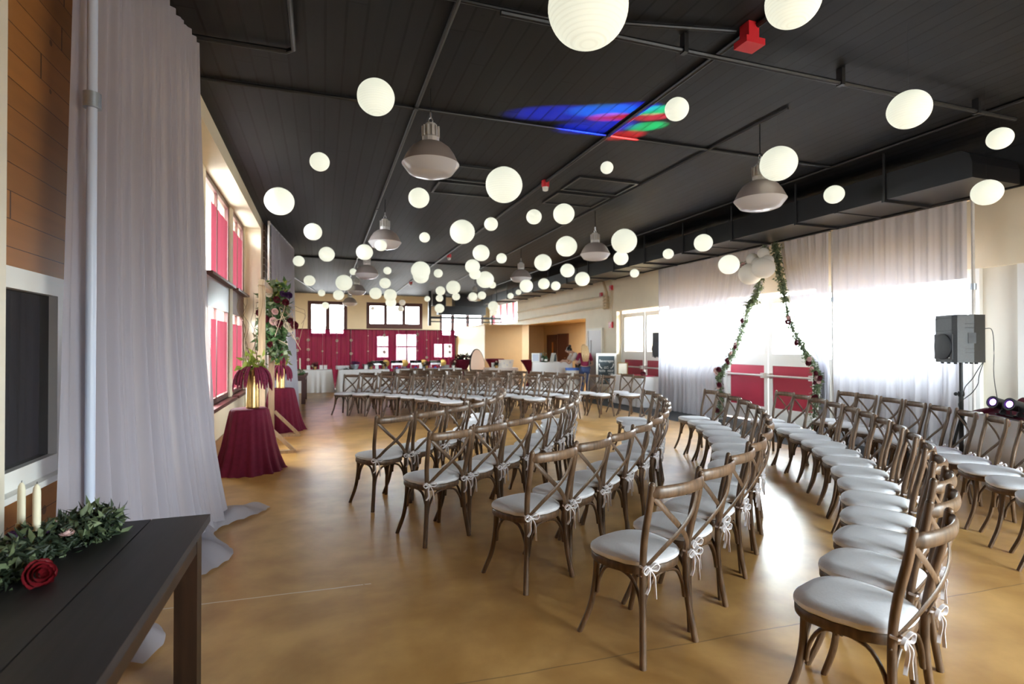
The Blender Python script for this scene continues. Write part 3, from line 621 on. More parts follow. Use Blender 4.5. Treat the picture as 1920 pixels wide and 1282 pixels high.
# ------------------------------------------------------------------ cross-back chairs
ORD = ['first', 'second', 'third', 'fourth', 'fifth', 'sixth', 'seventh', 'eighth', 'ninth', 'tenth', 'eleventh', 'twelfth', 'thirteenth', 'fourteenth']


def seat_pt(a, s=1.0):
    c, q = math.cos(a), math.sin(a)
    x = math.copysign(abs(c) ** .72, c); y = math.copysign(abs(q) ** .72, q)
    return (x * (.208 + .018 * y) * s, y * .205 * s)


def ring_solid(b, rings, n=36):
    k = len(b.v)
    for s, z in rings:
        for j in range(n):
            x, y = seat_pt(2 * PI * j / n, s); b.v.append((x, y, z + (.0015 * math.sin(9 * j) if s > .97 else 0)))
    for i in range(len(rings) - 1):
        for j in range(n): b.f.append((k + i * n + j, k + i * n + (j + 1) % n, k + (i + 1) * n + (j + 1) % n, k + (i + 1) * n + j))
    b.f.append(tuple(k + j for j in range(n))[::-1]); b.f.append(tuple(k + (len(rings) - 1) * n + j for j in range(n)))


def bez(p, n=10):
    """smooth chain through points (Catmull-Rom)"""
    P = [Vector(q) for q in p]; P = [2 * P[0] - P[1]] + P + [2 * P[-1] - P[-2]]; out = []
    for i in range(1, len(P) - 2):
        for k in range(n):
            t = k / n; a, b_, c, d = P[i - 1], P[i], P[i + 1], P[i + 2]
            out.append(.5 * ((2 * b_) + (c - a) * t + (2 * a - 5 * b_ + 4 * c - d) * t * t + (3 * b_ - a - 3 * c + d) * t ** 3))
    return out + [P[-2]]


ch = thing('cross_back_chair', '', 'chair', group='cross-back ceremony chairs')
b = MB(); ring_solid(b, [(.90, .412), (.98, .415), (1.0, .425), (1.0, .446), (.98, .455), (.9, .457)]); b.build('seat_frame', 'wood', ch)
b = MB(); ring_solid(b, [(.88, .458), (.985, .459), (1.02, .468), (1.015, .482), (.95, .494), (.75, .500), (.4, .504), (.05, .505)]); cu = b.build('cushion', 'cushion', ch)
for s in (-1, 1):
    b = MB(); P = bez([(s * .160, .130, .43), (s * .164, .136, .30), (s * .178, .162, .15), (s * .206, .216, .0)], 5); b.sweep(P, [.019 - .003 * i / len(P) for i in range(len(P))], [.017 - .003 * i / len(P) for i in range(len(P))], 8, refv=(0, 1, 0)); b.build('leg', 'wood', ch, ang=50)
    b = MB(); P = bez([(s * .196, -.268, .888), (s * .197, -.252, .78), (s * .189, -.216, .62), (s * .174, -.194, .46), (s * .178, -.196, .25), (s * .210, -.224, .0)], 5); b.sweep(P, .0185, .017, 8, refv=(0, 1, 0)); b.ball((s * .196, -.268, .888), .0165, 8, 5); b.ball((s * .192, -.195, .43), .006, 6, 4); b.build('leg', 'wood', ch, ang=50)
b = MB(); P = bez([(-.205, -.262, .852), (-.15, -.300, .856), (0, -.325, .858), (.15, -.300, .856), (.205, -.262, .852)], 5); n_ = len(P)
b.sweep(P, .0115, [.031 if 2 < i < n_ - 3 else .025 for i in range(n_)], 12, refv=(0, 0, 1)); b.build('top_rail', 'wood', ch, ang=50)
for s in (-1, 1):
    P = bez([(s * .180, -.262, .832), (s * .09, -.285 - .012 * (s > 0), .735), (0, -.283 - .012 * (s > 0), .655), (-s * .10, -.250 - .008 * (s > 0), .565), (-s * .172, -.202, .468)], 4); b = MB()
    b.sweep(P, .0155, .0048, 8, refv=(0, 1, 0)); b.build('cross_slat', 'wood', ch, ang=60)
for p, q in (((-.152, .136), (.152, .136)), ((-.162, -.188), (.162, -.188)), ((-.164, .122), (-.170, -.182)), ((.164, .122), (.170, -.182))):
    A, B = Vector((*p, 0)), Vector((*q, 0)); b = MB()
    b.sweep(bez([A + (B - A) * t + Vector((0, 0, z)) for t, z in ((0.0, .235), (.05, .315), (.19, .386), (.36, .408), (.5, .411), (.64, .408), (.81, .386), (.95, .315), (1.0, .235))], 3), .0105, .0085, 7, refv=(B - A).normalized()); b.build('arch_brace', 'wood', ch, ang=60)
for s in (-1, 1):
    b = MB(); K = Vector((s * .178, -.216, .478)); rb = dict(w=.0035, h=.006, n=4)
    b.sweep([K + Vector(p) for p in ((-s * .02, .03, .0), (s * .02, .02, .004), (s * .02, -.004, .002), (0, -.012, 0), (-s * .02, 0, 0), (-s * .02, .03, .0))], .005, .006, 6)
    b.ball(K + Vector((0, -.016, 0)), .011, 8, 5)
    for g in (-1, 1):
        b.sweep(bez([K + Vector(p) for p in ((0, -.018, 0), (g * .03, -.03, .022), (g * .058, -.03, .006), (g * .04, -.03, -.014), (0, -.02, -.002))], 4), .0022, .0065, 4, refv=(0, 1, .2))
        b.sweep(bez([K + Vector(p) for p in ((0, -.02, 0), (g * .018, -.034, -.035), (g * .022 + .012, -.026, -.085), (g * .035, -.03, -.13 - .02 * g))], 4), .0022, .0065, 4, refv=(0, 1, .2))
    b.build('tie', 'tie', cu, ang=60)

CX, CYC = -2.2, 9.0
rj = random.Random(11); first = [True]


def put_chair(x, y, face, label):
    o = ch if first[0] else dup(ch, (0, 0, 0)); first[0] = False
    o.location = (x, y, 0); o.rotation_euler = (0, 0, face - PI / 2); o['label'] = label


# near block: (seat radius at near end, at aisle end, start angle, end angle, count)
NEAR = [(4.44, 4.66, -52.0, -11.5, 8), (5.49, 5.68, -56.2, -19.5, 9), (6.57, 6.80, -57.7, -18.0, 11), (7.50, 7.76, -59.7, -17.3, 13), (8.50, 8.72, -59.55, -19.3, 14), (9.70, 9.62, -43.2, -19.2, 10)]
for r_i, (ra, rb_, a0, a1, n) in enumerate(NEAR):
    for k in range(n):
        t = k / (n - 1); a = rad(a0 + (a1 - a0) * t); r = ra + (rb_ - ra) * t
        if r_i == 5: a = rad([-43.6, -40.7, -37.9, -35.1, -32.3, -29.7, -27.2, -24.6, -21.6, -19.3][k])
        put_chair(CX + r * math.cos(a), CYC + r * math.sin(a), a + PI + rad(-12.5 + 19 * t) + rj.uniform(-.03, .03), 'cross-back wooden chair, %s from the near end, %s row from the arch, near block' % (ORD[k], ORD[r_i]))
FAR = [(4.72, 15.5, 55.5, 8), (5.6, 17.0, 56.5, 9), (6.42, 11.5, 55.0, 11), (7.3, 12.5, 54.5, 12), (8.2, 12.0, 55.5, 14)]
for r_i, (r, a0, a1, n) in enumerate(FAR):
    for k in range(n):
        a = rad(a0 + (a1 - a0) * k / (n - 1))
        put_chair(CX + r * math.cos(a), CYC + r * math.sin(a), a + PI + rj.uniform(-.05, .05), 'cross-back wooden chair, %s from the aisle, %s row from the arch, far block' % (ORD[k], ORD[r_i]))
put_chair(6.45, 10.5, rad(9.6) + PI, 'cross-back wooden chair alone by the welcome table, right one of two')
put_chair(6.54, 11.12, rad(13) + PI, 'cross-back wooden chair alone by the welcome table, left one of two')

# ------------------------------------------------------------------ leaves and flowers
rl = random.Random(21)


def rv(s=1.0): return Vector((rl.uniform(-s, s), rl.uniform(-s, s), rl.uniform(-s, s)))


def foliage(b, pts, n, spread, l, w, down=0.0):
    P = [Vector(p) for p in pts]
    for i in range(n):
        k = rl.randrange(len(P) - 1); p = P[k].lerp(P[k + 1], rl.random()) + rv(spread)
        d = rv(); d.z -= down; b.leaf(p, d, rv(), l * rl.uniform(.6, 1.3), w * rl.uniform(.7, 1.2))
    return b


def rose(b, c, r, axis=(0, 0, 1)):
    """layered cupped petals around a bud"""
    q = Vector((0, 0, 1)).rotation_difference(Vector(axis)).to_matrix(); c = Vector(c)
    for lay, (rr, hh, n, op) in enumerate(((.34, .75, 3, .05), (.58, .72, 4, .25), (.82, .62, 5, .5), (1.0, .45, 6, .85))):
        for j in range(n):
            a0 = 2 * PI * j / n + lay * .6

            def f(u, v, a0=a0, rr=rr, hh=hh, n=n, op=op):
                a = a0 + (u - .5) * 2 * PI / n * 1.35; e = math.sin(PI * min(1, v * .9 + .1) * .55)
                q_ = rr * (.25 + .75 * e) * (1 - .12 * (2 * u - 1) ** 2 * v); z = hh * v * (1 - .25 * (2 * u - 1) ** 2) - .2 * op * v * v
                return c + q @ Vector((math.cos(a) * q_, math.sin(a) * q_, z - .2)) * r
            b.grid(f, 4, 4)
    return b


def flower(parent, name, c, r, axis, m):
    b = MB(); rose(b, c, r, axis); return b.build(name, m, parent, ang=60)


# ------------------------------------------------------------------ near table and its garland
t = thing('farm_table', 'dark plank farm table in the near left corner', 'table', (-.5, 2.88, 0))
b = MB()
for x0, x1 in ((-.235, 0), (-.475, -.24), (-.715, -.48)): b.box(x0, x1, -2.0, 0, .725, .76)
b.build('tabletop', 'espresso', t, smooth=False)
b = MB(); b.box(-.05, -.028, -1.94, -.1, .63, .725); b.box(-.69, -.668, -1.94, -.1, .63, .725); b.box(-.66, -.08, -.09, -.065, .63, .725); b.build('apron', 'walnut', t, smooth=False)
for x in (-.115, -.695):
    for y in (-.15, -1.98): MB().box(x, x + .09, y, y + .09, 0, .725).build('leg', 'walnut', t, smooth=False)
g = thing('cedar_garland', 'green cedar and eucalyptus garland lying on the near dark table', 'garland', (-.98, 2.3, .76))
path = [(-.1, -.75, .03), (-.08, -.4, .05), (-.06, -.1, .05), (-.02, .15, .05), (.08, .36, .05), (.10, .45, .03)]
foliage(MB(), path, 3200, .062, .048, .013).build('cedar_leaves', 'leaf_d', g, ang=60)
foliage(MB(), path, 600, .07, .055, .026).build('eucalyptus_leaves', 'euc', g, ang=60)
MB().sweep(bez(path, 5), .008, n=5).build('stem', 'twig', g)
flower(g, 'red_rose', (.095, -.09, .035), .052, (.8, -.7, .35), 'rose_b')
flower(g, 'ivory_rose', (-.02, -.32, .10), .06, (.2, -.4, 1), 'rose_w')
flower(g, 'blush_bud', (.065, .19, .085), .026, (.2, -.2, 1), 'rose_p')
b = MB()
for i in range(7): rose(b, (-.04 + rl.uniform(-.05, .05), .17 + rl.uniform(-.05, .05), .10 + rl.uniform(-.01, .02)), .022, (rl.uniform(-.5, .5), rl.uniform(-.5, .2), 1))
b.build('plum_flowers', 'plum', g, ang=60)


def taper(loc, h0, h1, lb, r=.0128, hold=True):
    t = thing('taper_candle', lb, 'candle', loc, group='ivory taper candles')
    if hold: MB().lathe([(.034, 0), (.034, .006), (.012, .014), (.008, .04), (.014, .05), (.008, .054), (.010, h0 - .022), (.017, h0 - .012), (.017, h0 + .008), (.011, h0 + .008)], 16, cap0=True, cap1=True).build('holder', 'gold', t)
    MB().lathe([(r, h0), (r * .95, h1 - .03), (r * .8, h1 - .012), (r * .3, h1)], 14, cap0=True, cap1=True).build('candle', 'wax', t)
    MB().sweep([(0, 0, h1), (.001, 0, h1 + .008)], .001, n=4).build('wick', 'black', t)


taper((-1.0, 2.474, .76), .085, .28, 'ivory taper candle beside the red rose on the near table')
taper((-1.106, 2.617, .76), .095, .26, 'ivory taper candle nearest the pine wall on the near table')

# ------------------------------------------------------------------ curtains
def curtain(parent, name, m, fn, nu, nv): return MB().grid(fn, nu, nv).build(name, m, parent, ang=80)


def folds(u, n, ph=0.0): return .62 * math.sin(2 * PI * n * u + ph) + .28 * math.sin(2 * PI * n * 2.3 * u + 1.3 + ph) + .22 * math.sin(2 * PI * n * .37 * u + .7)


t = thing('white_curtain', 'tall sheer white curtain pooling on the floor at near left', 'curtain', (-1.24, 3.2, 0))
def f(u, v):
    q = .25 * v + .75 * v ** 4; y = u * (1.78 + .55 * q) + .24 * (1 - v) * (1 - u); z = 4.02 * (1 - v)
    am = .022 + .040 * v; x = am * folds(u + .02 * math.sin(4 * v) * v, 13) + .28 * u + .10 * q * u + .05 * q
    if u < .16: x = .28 * u + (x - .28 * u) * (.15 + u * 5.3)
    return Vector((x, y, max(.004, z)))
curtain(t, 'voile', 'sheer', f, 220, 40)
def f(u, v):   # the hem lying on the floor
    w = .27 + .13 * math.cos(4 * PI * (u - .02)) + .04 * math.sin(u * 23)
    x = .02 + .30 * u + .08 * u * u + v * w; z = .006 + .045 * math.sin(PI * v) * (1.0 + .7 * math.sin(u * 40 + 2 + 3 * v)) + .05 * (1 - v) + .012 * abs(math.sin(u * 70 + 6 * v))
    return Vector((x, -.12 + u * 2.55 + .10 * v * math.sin(u * 9), z))
curtain(t, 'pooled_hem', 'sheer', f, 160, 12)
t2 = thing('curtain_pole', 'pale blue upright pole with a grey collar at the near curtain', 'pole', (-1.15, 3.40, 0))
MB().sweep([(0, 0, 0), (0, 0, 4.02)], .023, n=16).build('tube', mat('pale_blue_pole', (0.50, 0.56, 0.70), 0.4), t2)
MB().lathe([(.024, 2.80), (.040, 2.80), (.040, 2.88), (.024, 2.88)], 20).build('collar', 'zinc', t2)
t = thing('white_curtain', 'sheer white curtain beyond the floral arch on the left wall', 'curtain', (-1.0, 11.8, 0))
def f(u, v):
    y = u * (3.0 + .25 * v); x = .30 * u + .035 * folds(u, 9) * (.5 + v) + .10 * v * v; return Vector((x, y, 4.0 * (1 - v) + .006))
curtain(t, 'voile', 'sheer', f, 140, 24); MB().sweep([(-.03, -.03, 0), (-.03, -.03, 4.05)], .022, n=12).build('pole', 'white_paint', t); MB().sweep([(-.03, -.03, 4.03), (.27, 3.0, 4.03)], .016, n=8).build('rod', 'steel', t)

# right wall drapes
DX, ZT = 7.88, 3.43
E1 = [(3.44, 7.95), (2.61, 8.15), (2.37, 8.35), (1.96, 8.52), (1.59, 8.71), (1.30, 8.91), (1.04, 9.14), (.93, 9.22), (.54, 9.17), (.02, 9.22)]
E2 = [(3.44, 7.70), (2.99, 7.64), (2.5, 7.52), (2.06, 7.41), (1.73, 7.24), (1.45, 7.07), (1.18, 6.88), (1.06, 6.82), (.79, 6.85), (.02, 6.95)]
def edge(E, z):
    for (z0, y0), (z1, y1) in zip(E, E[1:]):
        if z0 >= z >= z1: return y0 + (y1 - y0) * (z0 - z) / (z0 - z1)
    return E[-1][1] if z < .1 else E[0][1]
def side_drape(label, ya, yb, n, nu):
    t = thing('white_drape', label, 'curtain', (DX, 0, 0))
    A = ya if callable(ya) else (lambda z: ya); B = yb if callable(yb) else (lambda z: yb)
    w0 = abs(A(ZT) - B(ZT))
    def f(u, v):
        z = ZT * (1 - v) + .012; a, c = A(z), B(z); sq = abs(a - c) / w0
        return Vector((.035 * folds(u, n) * (.6 + .7 * v) * (1.25 - .25 * sq), a + (c - a) * u, z))
    curtain(t, 'chiffon', 'sheer_r', f, nu, 36); return t
d1 = side_drape('white drape left of the entrance doors, tied back with a garland', lambda z: edge(E1, z), 11.5, 14, 220)
d2 = side_drape('narrow white drape right of the entrance doors, tied back', lambda z: edge(E2, z), 6.70, 6, 110)
d3 = side_drape('wide white drape behind the loudspeaker on its stand', 6.62, 4.66, 10, 160)
for d, ya, yb in ((d1, 7.82, 11.5), (d2, 6.68, 7.81), (d3, 4.64, 6.62)): MB().sweep([(.03, ya, 3.45), (.03, yb, 3.45)], .016, n=8).build('rod', 'steel', d)
for y, lb in ((4.62, 'steel drape pole beside the loudspeaker'), (6.66, 'steel drape pole between the two right drapes'), (11.52, 'steel drape pole at the far end of the drapes')):
    t = thing('drape_pole', lb, 'pole', (DX + .05, y, 0)); MB().sweep([(0, 0, 0), (0, 0, 3.44)], .02, n=12).build('tube', 'alu', t); MB().lathe([(.022, 2.28), (.034, 2.28), (.034, 2.36), (.022, 2.36)], 12).build('collar', 'zinc', t); MB().box(-.2, .2, -.2, .2, 0, .01).build('base_plate', 'steel', t, smooth=False)
def garland(label, E, roses, grp):
    t = thing('leaf_garland', label, 'garland', (DX - .09, 0, 0)); b = MB()
    P = [(0, y, z - .02) for z, y in E[:-1]] + [(0, E[-1][1], .12)]
    Q = bez(P, 6); foliage(b, Q, 2600, .048, .06, .024, .5); b.build('leaves', 'euc', t, ang=60)
    foliage(MB(), Q[:14], 420, .065, .065, .026, .6).build('thick_leaves', 'euc', t, ang=60)
    MB().sweep(Q, .012, n=5).build('stem', 'leaf_d', t)
    for y, z, r, m in roses: flower(t, 'rose', (-.07, y, z), r, (-1, rl.uniform(-.5, .3), rl.uniform(-.2, .5)), m)
garland('leafy garland with roses on the left tied drape', E1, [(8.47, 2.05, .055, 'rose_r'), (8.66, 1.60, .04, 'rose_p'), (8.66, 1.54, .055, 'rose_r'), (8.78, 1.41, .045, 'rose_p'), (8.90, 1.27, .05, 'rose_r'), (8.86, 1.22, .045, 'rose_r'), (9.23, 1.05, .065, 'rose_p'), (9.13, 1.07, .06, 'rose_r'), (9.2, .98, .04, 'rose_p'), (9.12, .75, .06, 'rose_r'), (9.15, .70, .04, 'rose_p'), (9.2, .22, .06, 'rose_r')], 'g')
garland('leafy garland with roses on the right tied drape', E2, [(7.36, 2.05, .045, 'rose_p'), (7.37, 1.98, .055, 'rose_r'), (7.19, 1.61, .06, 'rose_r'), (6.93, 1.33, .045, 'rose_p'), (6.95, 1.27, .055, 'rose_r'), (6.88, 1.18, .035, 'rose_p'), (6.80, 1.10, .05, 'rose_r'), (6.73, 1.02, .055, 'rose_r'), (6.79, 1.02, .055, 'rose_p'), (6.75, .97, .045, 'rose_p'), (6.82, .95, .045, 'rose_r'), (6.82, .70, .055, 'rose_r')], 'g')
for (y, z, r, lb) in ((8.06, 2.90, .21, 'lowest left of the drape cluster'), (7.74, 2.97, .20, 'lowest right of the drape cluster'), (7.92, 3.08, .12, 'in the middle of the drape cluster'), (8.06, 3.18, .115, 'upper left of the drape cluster'), (7.80, 3.25, .105, 'topmost of the drape cluster'), (7.70, 3.10, .11, 'right of the middle in the drape cluster')):
    o = thing('paper_lantern', 'unlit white paper lantern, ' + lb, 'lantern', (DX - .22 - .6 * r, y, z), group='paper lanterns clustered on the drapes'); o.scale = (r,) * 3
    me = SH[1].copy(); me.materials[0] = M['paper_off']; link('paper_shade', me, o); link('wire_frame', RG, o)
t = thing('flower_pick', 'blush rose with leaves tucked into the white lantern cluster', 'flower', (7.5, 8.2, 3.08)); flower(t, 'rose', (0, 0, 0), .06, (-1, -.4, .1), 'rose_p'); foliage(MB(), [(.03, -.08, 0), (.03, .08, .02)], 30, .05, .07, .03).build('leaves', 'leaf', t)

# ------------------------------------------------------------------ ceremony arch, pedestals, vases
t = thing('wooden_arch', 'plain wooden ceremony arch with braced feet by the left windows', 'arch', (-.83, 9.3, 0))
for y in (-.8, .75):
    MB().box(-.045, .045, y - .045, y + .045, .045, 2.42).build('post', 'pale_wood', t, smooth=False)
    MB().box(-.34, .46, y - .045, y + .045, 0, .045).build('foot', 'pale_wood', t, smooth=False)
    mx = Matrix.Translation((.24, y, .235)) @ Matrix.Rotation(rad(47), 4, 'Y'); MB().box(-.28, .28, -.03, .03, -.025, .025, mx).build('brace', 'pale_wood', t, smooth=False)
MB().box(-.04, .04, -.9, .85, 2.42, 2.5).build('beam', 'pale_wood', t, smooth=False)
t = thing('floral_spray', 'hanging spray of greenery and dark red roses on the arch', 'flowers', (-.78, 9.92, 1.9))
p_ = [(0, .02, .60), (0, .06, .42), (.0, .05, .2), (0, .0, 0), (-.02, -.05, -.2), (-.02, -.12, -.4)]
b = MB(); foliage(b, p_, 750, .20, .13, .055, .35); b.build('green_leaves', 'leaf', t, ang=60)
b = MB(); foliage(b, p_, 260, .22, .15, .085, .5); b.build('eucalyptus_leaves', 'euc', t, ang=60)
b = MB(); foliage(b, p_[:2], 160, .17, .13, .05, -.6); b.build('lime_leaves', 'lime', t, ang=60)
b = MB()
for i in range(10): b.sweep(bez([Vector((.1, 0, .1 + .3 * rl.random())) + rv(.1), Vector((.2, .05, .2)) + rv(.22), Vector((.22, 0, .1)) + rv(.28), Vector((.2, -.2, -.2)) + rv(.25)], 5), .005, n=5)
b.build('curly_twigs', mat('pale_twig', (0.45, 0.34, 0.24), 0.7), t)
for y, z, m in ((-.13, .10, 'rose_r'), (.02, .42, 'rose_r'), (.14, .38, 'rose_r'), (.26, .0, 'rose_r'), (.20, .08, 'rose_r'), (.0, .22, 'rose_p'), (-.02, .06, 'rose_p'), (.15, .0, 'rose_w'), (.20, -.06, 'rose_w'), (.05, .02, 'rose_r'), (-.06, -.32, 'rose_r'), (-.2, .2, 'rose_r'), (.10, .52, 'plum'), (.18, .5, 'plum'), (-.08, .5, 'rose_w')): flower(t, 'rose', (y * 1.15 + .03, -.22 + rl.uniform(-.03, .04), z), rl.uniform(.05, .075), (.3 + rl.uniform(-.3, .3), -1, .2), m)
def tassel(b, p, d, l, r):
    p = Vector(p); d = Vector(d); b_ = [p + d * .35 * (1 - (1 - s) ** 2) * l + Vector((0, 0, -l * s ** 1.5 + .25 * l * s * (1 - s))) for s in [i / 7 for i in range(8)]]
    b.sweep(b_, [r * q for q in (.5, .9, 1.1, 1.0, 1.15, .95, .8, .35)], n=7)
b = MB()
for i in range(7): tassel(b, (.12 + .05 * rl.random(), -.15 + .12 * rl.random(), -.38), rv(.3), rl.uniform(.25, .42), .016)
b.build('amaranth_tassels', 'amar', t)
def pedestal(loc, lb, seed):
    t = thing('pedestal_table', lb, 'table', loc, group='burgundy draped pedestal tables')
    def mod(a, z, s): w = (1 - s) ** 1.2; return 1 + w * (.05 * math.sin(13 * a + seed + 2.5 * s) + .045 * math.sin(21 * a + 1.7 * seed - 1.5 * s) + .03 * math.sin(8 * a + seed + s))
    pr = [(.405, .0), (.385, .025), (.338, .16), (.296, .33), (.262, .52), (.238, .66), (.222, .745), (.210, .768), (.195, .775), (.001, .775)]
    MB().lathe(pr, 120, mod=mod).build('draped_cloth', 'burg', t, ang=70)
pedestal((-.87, 7.48, 0), 'burgundy draped pedestal under the nearer gold vase', 0.0)
pedestal((-.72, 10.85, 0), 'burgundy draped pedestal behind the arch post', 2.0)
def vase(loc, h, r, lb, willow):
    t = thing('gold_vase', lb, 'vase', loc, group='gold vases with amaranth')
    N = 40; MB().lathe([(r * .95, 0)] + [(r * (1 + .025 * (i % 2)), h * (i + .5) / N) for i in range(N)] + [(r * .98, h), (r * .85, h - .01), (r * .8, .02), (.001, .02)], 32, cap0=True).build('vase_body', 'gold', t, ang=25)
    b = MB()
    for i in range(46):
        a = rl.uniform(0, 2 * PI); tassel(b, (r * .7 * math.cos(a), r * .7 * math.sin(a), h + .02), (math.cos(a) * 1.8, math.sin(a) * 1.8, 0), rl.uniform(.16, .30), rl.uniform(.012, .019))
    b.build('amaranth_tassels', 'amar', t)
    b = MB(); foliage(b, [(-.05, -.05, h + .02), (.05, .05, h + .10)], 70, .10, .11, .05); b.build('lime_leaves', 'lime', t, ang=60)
    b = MB()
    for i in range(willow):
        a = rl.uniform(0, 2 * PI); q = [Vector((.03 * math.cos(a), .03 * math.sin(a), h * .6))]
        H = rl.uniform(1.0, 1.42)
        for k in range(1, 10): q.append(Vector((.03 * math.cos(a) + .13 * k / 9 * math.cos(a) + rl.uniform(-.035, .035), .03 * math.sin(a) + .2 * k / 9 * math.sin(a) + rl.uniform(-.035, .035), h * .6 + H * k / 9)))
        b.sweep(bez(q, 4), [.006 - .0045 * k / 36 for k in range(37)], n=5)
    b.build('willow_branches', 'twig', t)
vase((-.83, 7.46, .775), .50, .075, 'tall gold vase with curly branches on the nearer pedestal', 7)
vase((-.74, 10.85, .775), .40, .07, 'gold vase on the pedestal behind the arch post', 0)

# ------------------------------------------------------------------ far left table
t = thing('farm_table', 'dark wooden side table beyond the far white curtain', 'table', (-.42, 15.5, 0))
b = MB(); b.box(-.72, 0, 0, 1.6, .72, .77); b.build('tabletop', 'mahog', t, smooth=False); b = MB(); b.box(-.66, -.06, .05, .08, .62, .72); b.box(-.06, -.04, .08, 1.52, .62, .72); b.build('apron', 'mahog', t, smooth=False)
for x in (-.13, -.70):
    for y in (.02, 1.46): MB().box(x, x + .1, y, y + .1, 0, .72).build('leg', 'mahog', t, smooth=False)
g = thing('table_flowers', 'white flowers and greenery on the far dark side table', 'flowers', (-.66, 15.7, .77)); foliage(MB(), [(0, 0, .03), (.12, .1, .06)], 90, .07, .09, .04).build('leaves', 'leaf', g)
for x, y, z in ((.02, -.08, .08), (.1, 0, .10), (-.06, -.02, .06)): flower(g, 'white_rose', (x, y, z), .05, (0, -.7, .6), 'rose_w')
for x, y, h, lb in ((-.84, 15.66, .36, 'left'), (-.73, 15.9, .40, 'middle'), (-.60, 15.85, .46, 'right')): taper((x, y, .77), .10, h, 'ivory candle on the far dark side table, %s one of three' % lb, .02)

# ------------------------------------------------------------------ burgundy backdrop with hanging flower strings
BY = 20.6
for i, (xa, xb, lb) in enumerate(((-1.05, .94, 'left'), (.94, 2.99, 'middle'), (2.99, 4.85, 'right'))):
    t = thing('burgundy_drape', '%s panel of the sheer burgundy backdrop behind the buffet' % lb, 'curtain', (xa, BY, 0), group='burgundy backdrop panels')
    def f(u, v, w=xb - xa, s=i): return Vector((u * w, .055 * folds(u, 9 + s, s) * (.7 + .5 * v), 2.15 * (1 - v) + .01))
    curtain(t, 'sheer_panel', 'burg_sheer', f, 130, 10); MB().sweep([(0, .04, 0), (0, .04, 2.17)], .02, n=10).build('pole', 'black', t); MB().sweep([(0, .04, 2.16), (xb - xa, .04, 2.16)], .018, n=8).build('rod', 'mahog', t)
t = thing('drape_pole', 'thin dark pole at the right end of the burgundy backdrop', 'pole', (4.87, BY + .04, 0)); MB().sweep([(0, 0, 0), (0, 0, 2.18)], .02, n=10).build('tube', 'black', t); MB().box(-.2, .2, -.2, .2, 0, .01).build('base_plate', 'black', t, smooth=False)
for i, x in enumerate((-.86, -.5, -.02, .47, .96, 1.56, 2.14, 2.67, 3.37, 3.72, 4.15, 4.61)):
    t = thing('flower_string', 'string of white flowers on the burgundy backdrop, %s from the left' % ORD[i], 'flowers', (x, BY - .10, 0), group='white flower strings on the backdrop')
    MB().sweep([(0, .16, 2.165), (0, .14, 2.182), (0, .11, 2.172), (0, .03, 2.12), (0, 0, 2.0), (0, 0, .75)], .003, n=4).build('thread', 'wire', t)
    z = 2.0 - rl.uniform(0, .25)
    while z > .8:
        r = rl.choice((.022, .03, .055)); flower(t, 'blossom', (0, -.02, z), r, (rl.uniform(-.3, .3), -1, .1), 'rose_w'); z -= rl.uniform(.22, .62)

# ------------------------------------------------------------------ buffet tables
def cloth_table(loc, w, d, h, lb, rotz=0, name='buffet_table', m='cloth', swag=0.05):
    t = thing(name, lb, 'table', loc, rotz)
    per = [(-w / 2, -d / 2), (w / 2, -d / 2), (w / 2, d / 2), (-w / 2, d / 2)]; n = 240; b = MB(); L = 2 * (w + d)
    def at(s):
        s = s % 1 * L
        for k, (a, c) in enumerate(((per[0], per[1]), (per[1], per[2]), (per[2], per[3]), (per[3], per[0]))):
            l = w if k % 2 == 0 else d
            if s <= l: q = s / l; return Vector((a[0] + (c[0] - a[0]) * q, a[1] + (c[1] - a[1]) * q, 0)), Vector(((0, -1, 0), (1, 0, 0), (0, 1, 0), (-1, 0, 0))[k])
            s -= l
    def f(u, v):
        p, nn = at(u); p1, n1 = at(u + .004); p2, n2 = at(u - .004); nn = (n1 + n2).normalized()
        k = v * (.5 + .5 * math.sin(u * L * 26 + 2 * math.sin(u * 31))) * swag + .06 * v
        q = p + nn * k; return Vector((q.x, q.y, h * (1 - v) + .012 * v))
    b.grid(f, n, 8); MB()
    b.f.append(tuple(range(n)))
    b.build('tablecloth', m, t, ang=50)
    return t
cloth_table((-.36, 19.42, 0), 1.28, .76, .76, 'white clothed buffet table at the left end of the backdrop')
cloth_table((1.31, 19.14, 0), 1.64, .76, .765, 'white clothed buffet table right of the dark side table')
cloth_table((3.52, 19.20, 0), 2.32, .76, .76, 'long white clothed buffet table with the chafing dishes')
cloth_table((6.35, 19.45, 0), 1.15, .70, .74, 'white clothed table with the white tub')
TZ = .765
def card(x, y, lb, w=.11, h=.15, z=TZ):
    t = thing('menu_card', lb, 'card', (x, y, z), rl.uniform(-.25, .25), 'white menu cards on the buffet')
    MB().box(-w / 2, w / 2, -.004, .004, 0, h, Matrix.Rotation(rad(-8), 4, 'X')).build('card_front', 'ink', t, smooth=False); MB().box(-w / 2, w / 2, .012, .018, 0, h * .98, Matrix.Rotation(rad(8), 4, 'X')).build('card_back', 'ink', t, smooth=False)
for x, y, lb in ((-.46, 19.3, 'white card left of the first flower bunch'), (-.06, 19.3, 'white card right of the first flower bunch'), (.07, 19.35, 'small white card at the end of the left buffet table'), (1.38, 19.0, 'white card left of the gold flower pot'), (1.74, 19.05, 'taller white card right of the gold flower pot'), (3.24, 19.0, 'white card in front of the third chafing dish')): card(x, y, lb)
card(6.0, 19.3, 'white card left of the flower bunch by the white tub', .13, .2, .74); card(6.36 - .12, 19.2, 'white card right of the flower bunch by the white tub', .13, .2, .74)
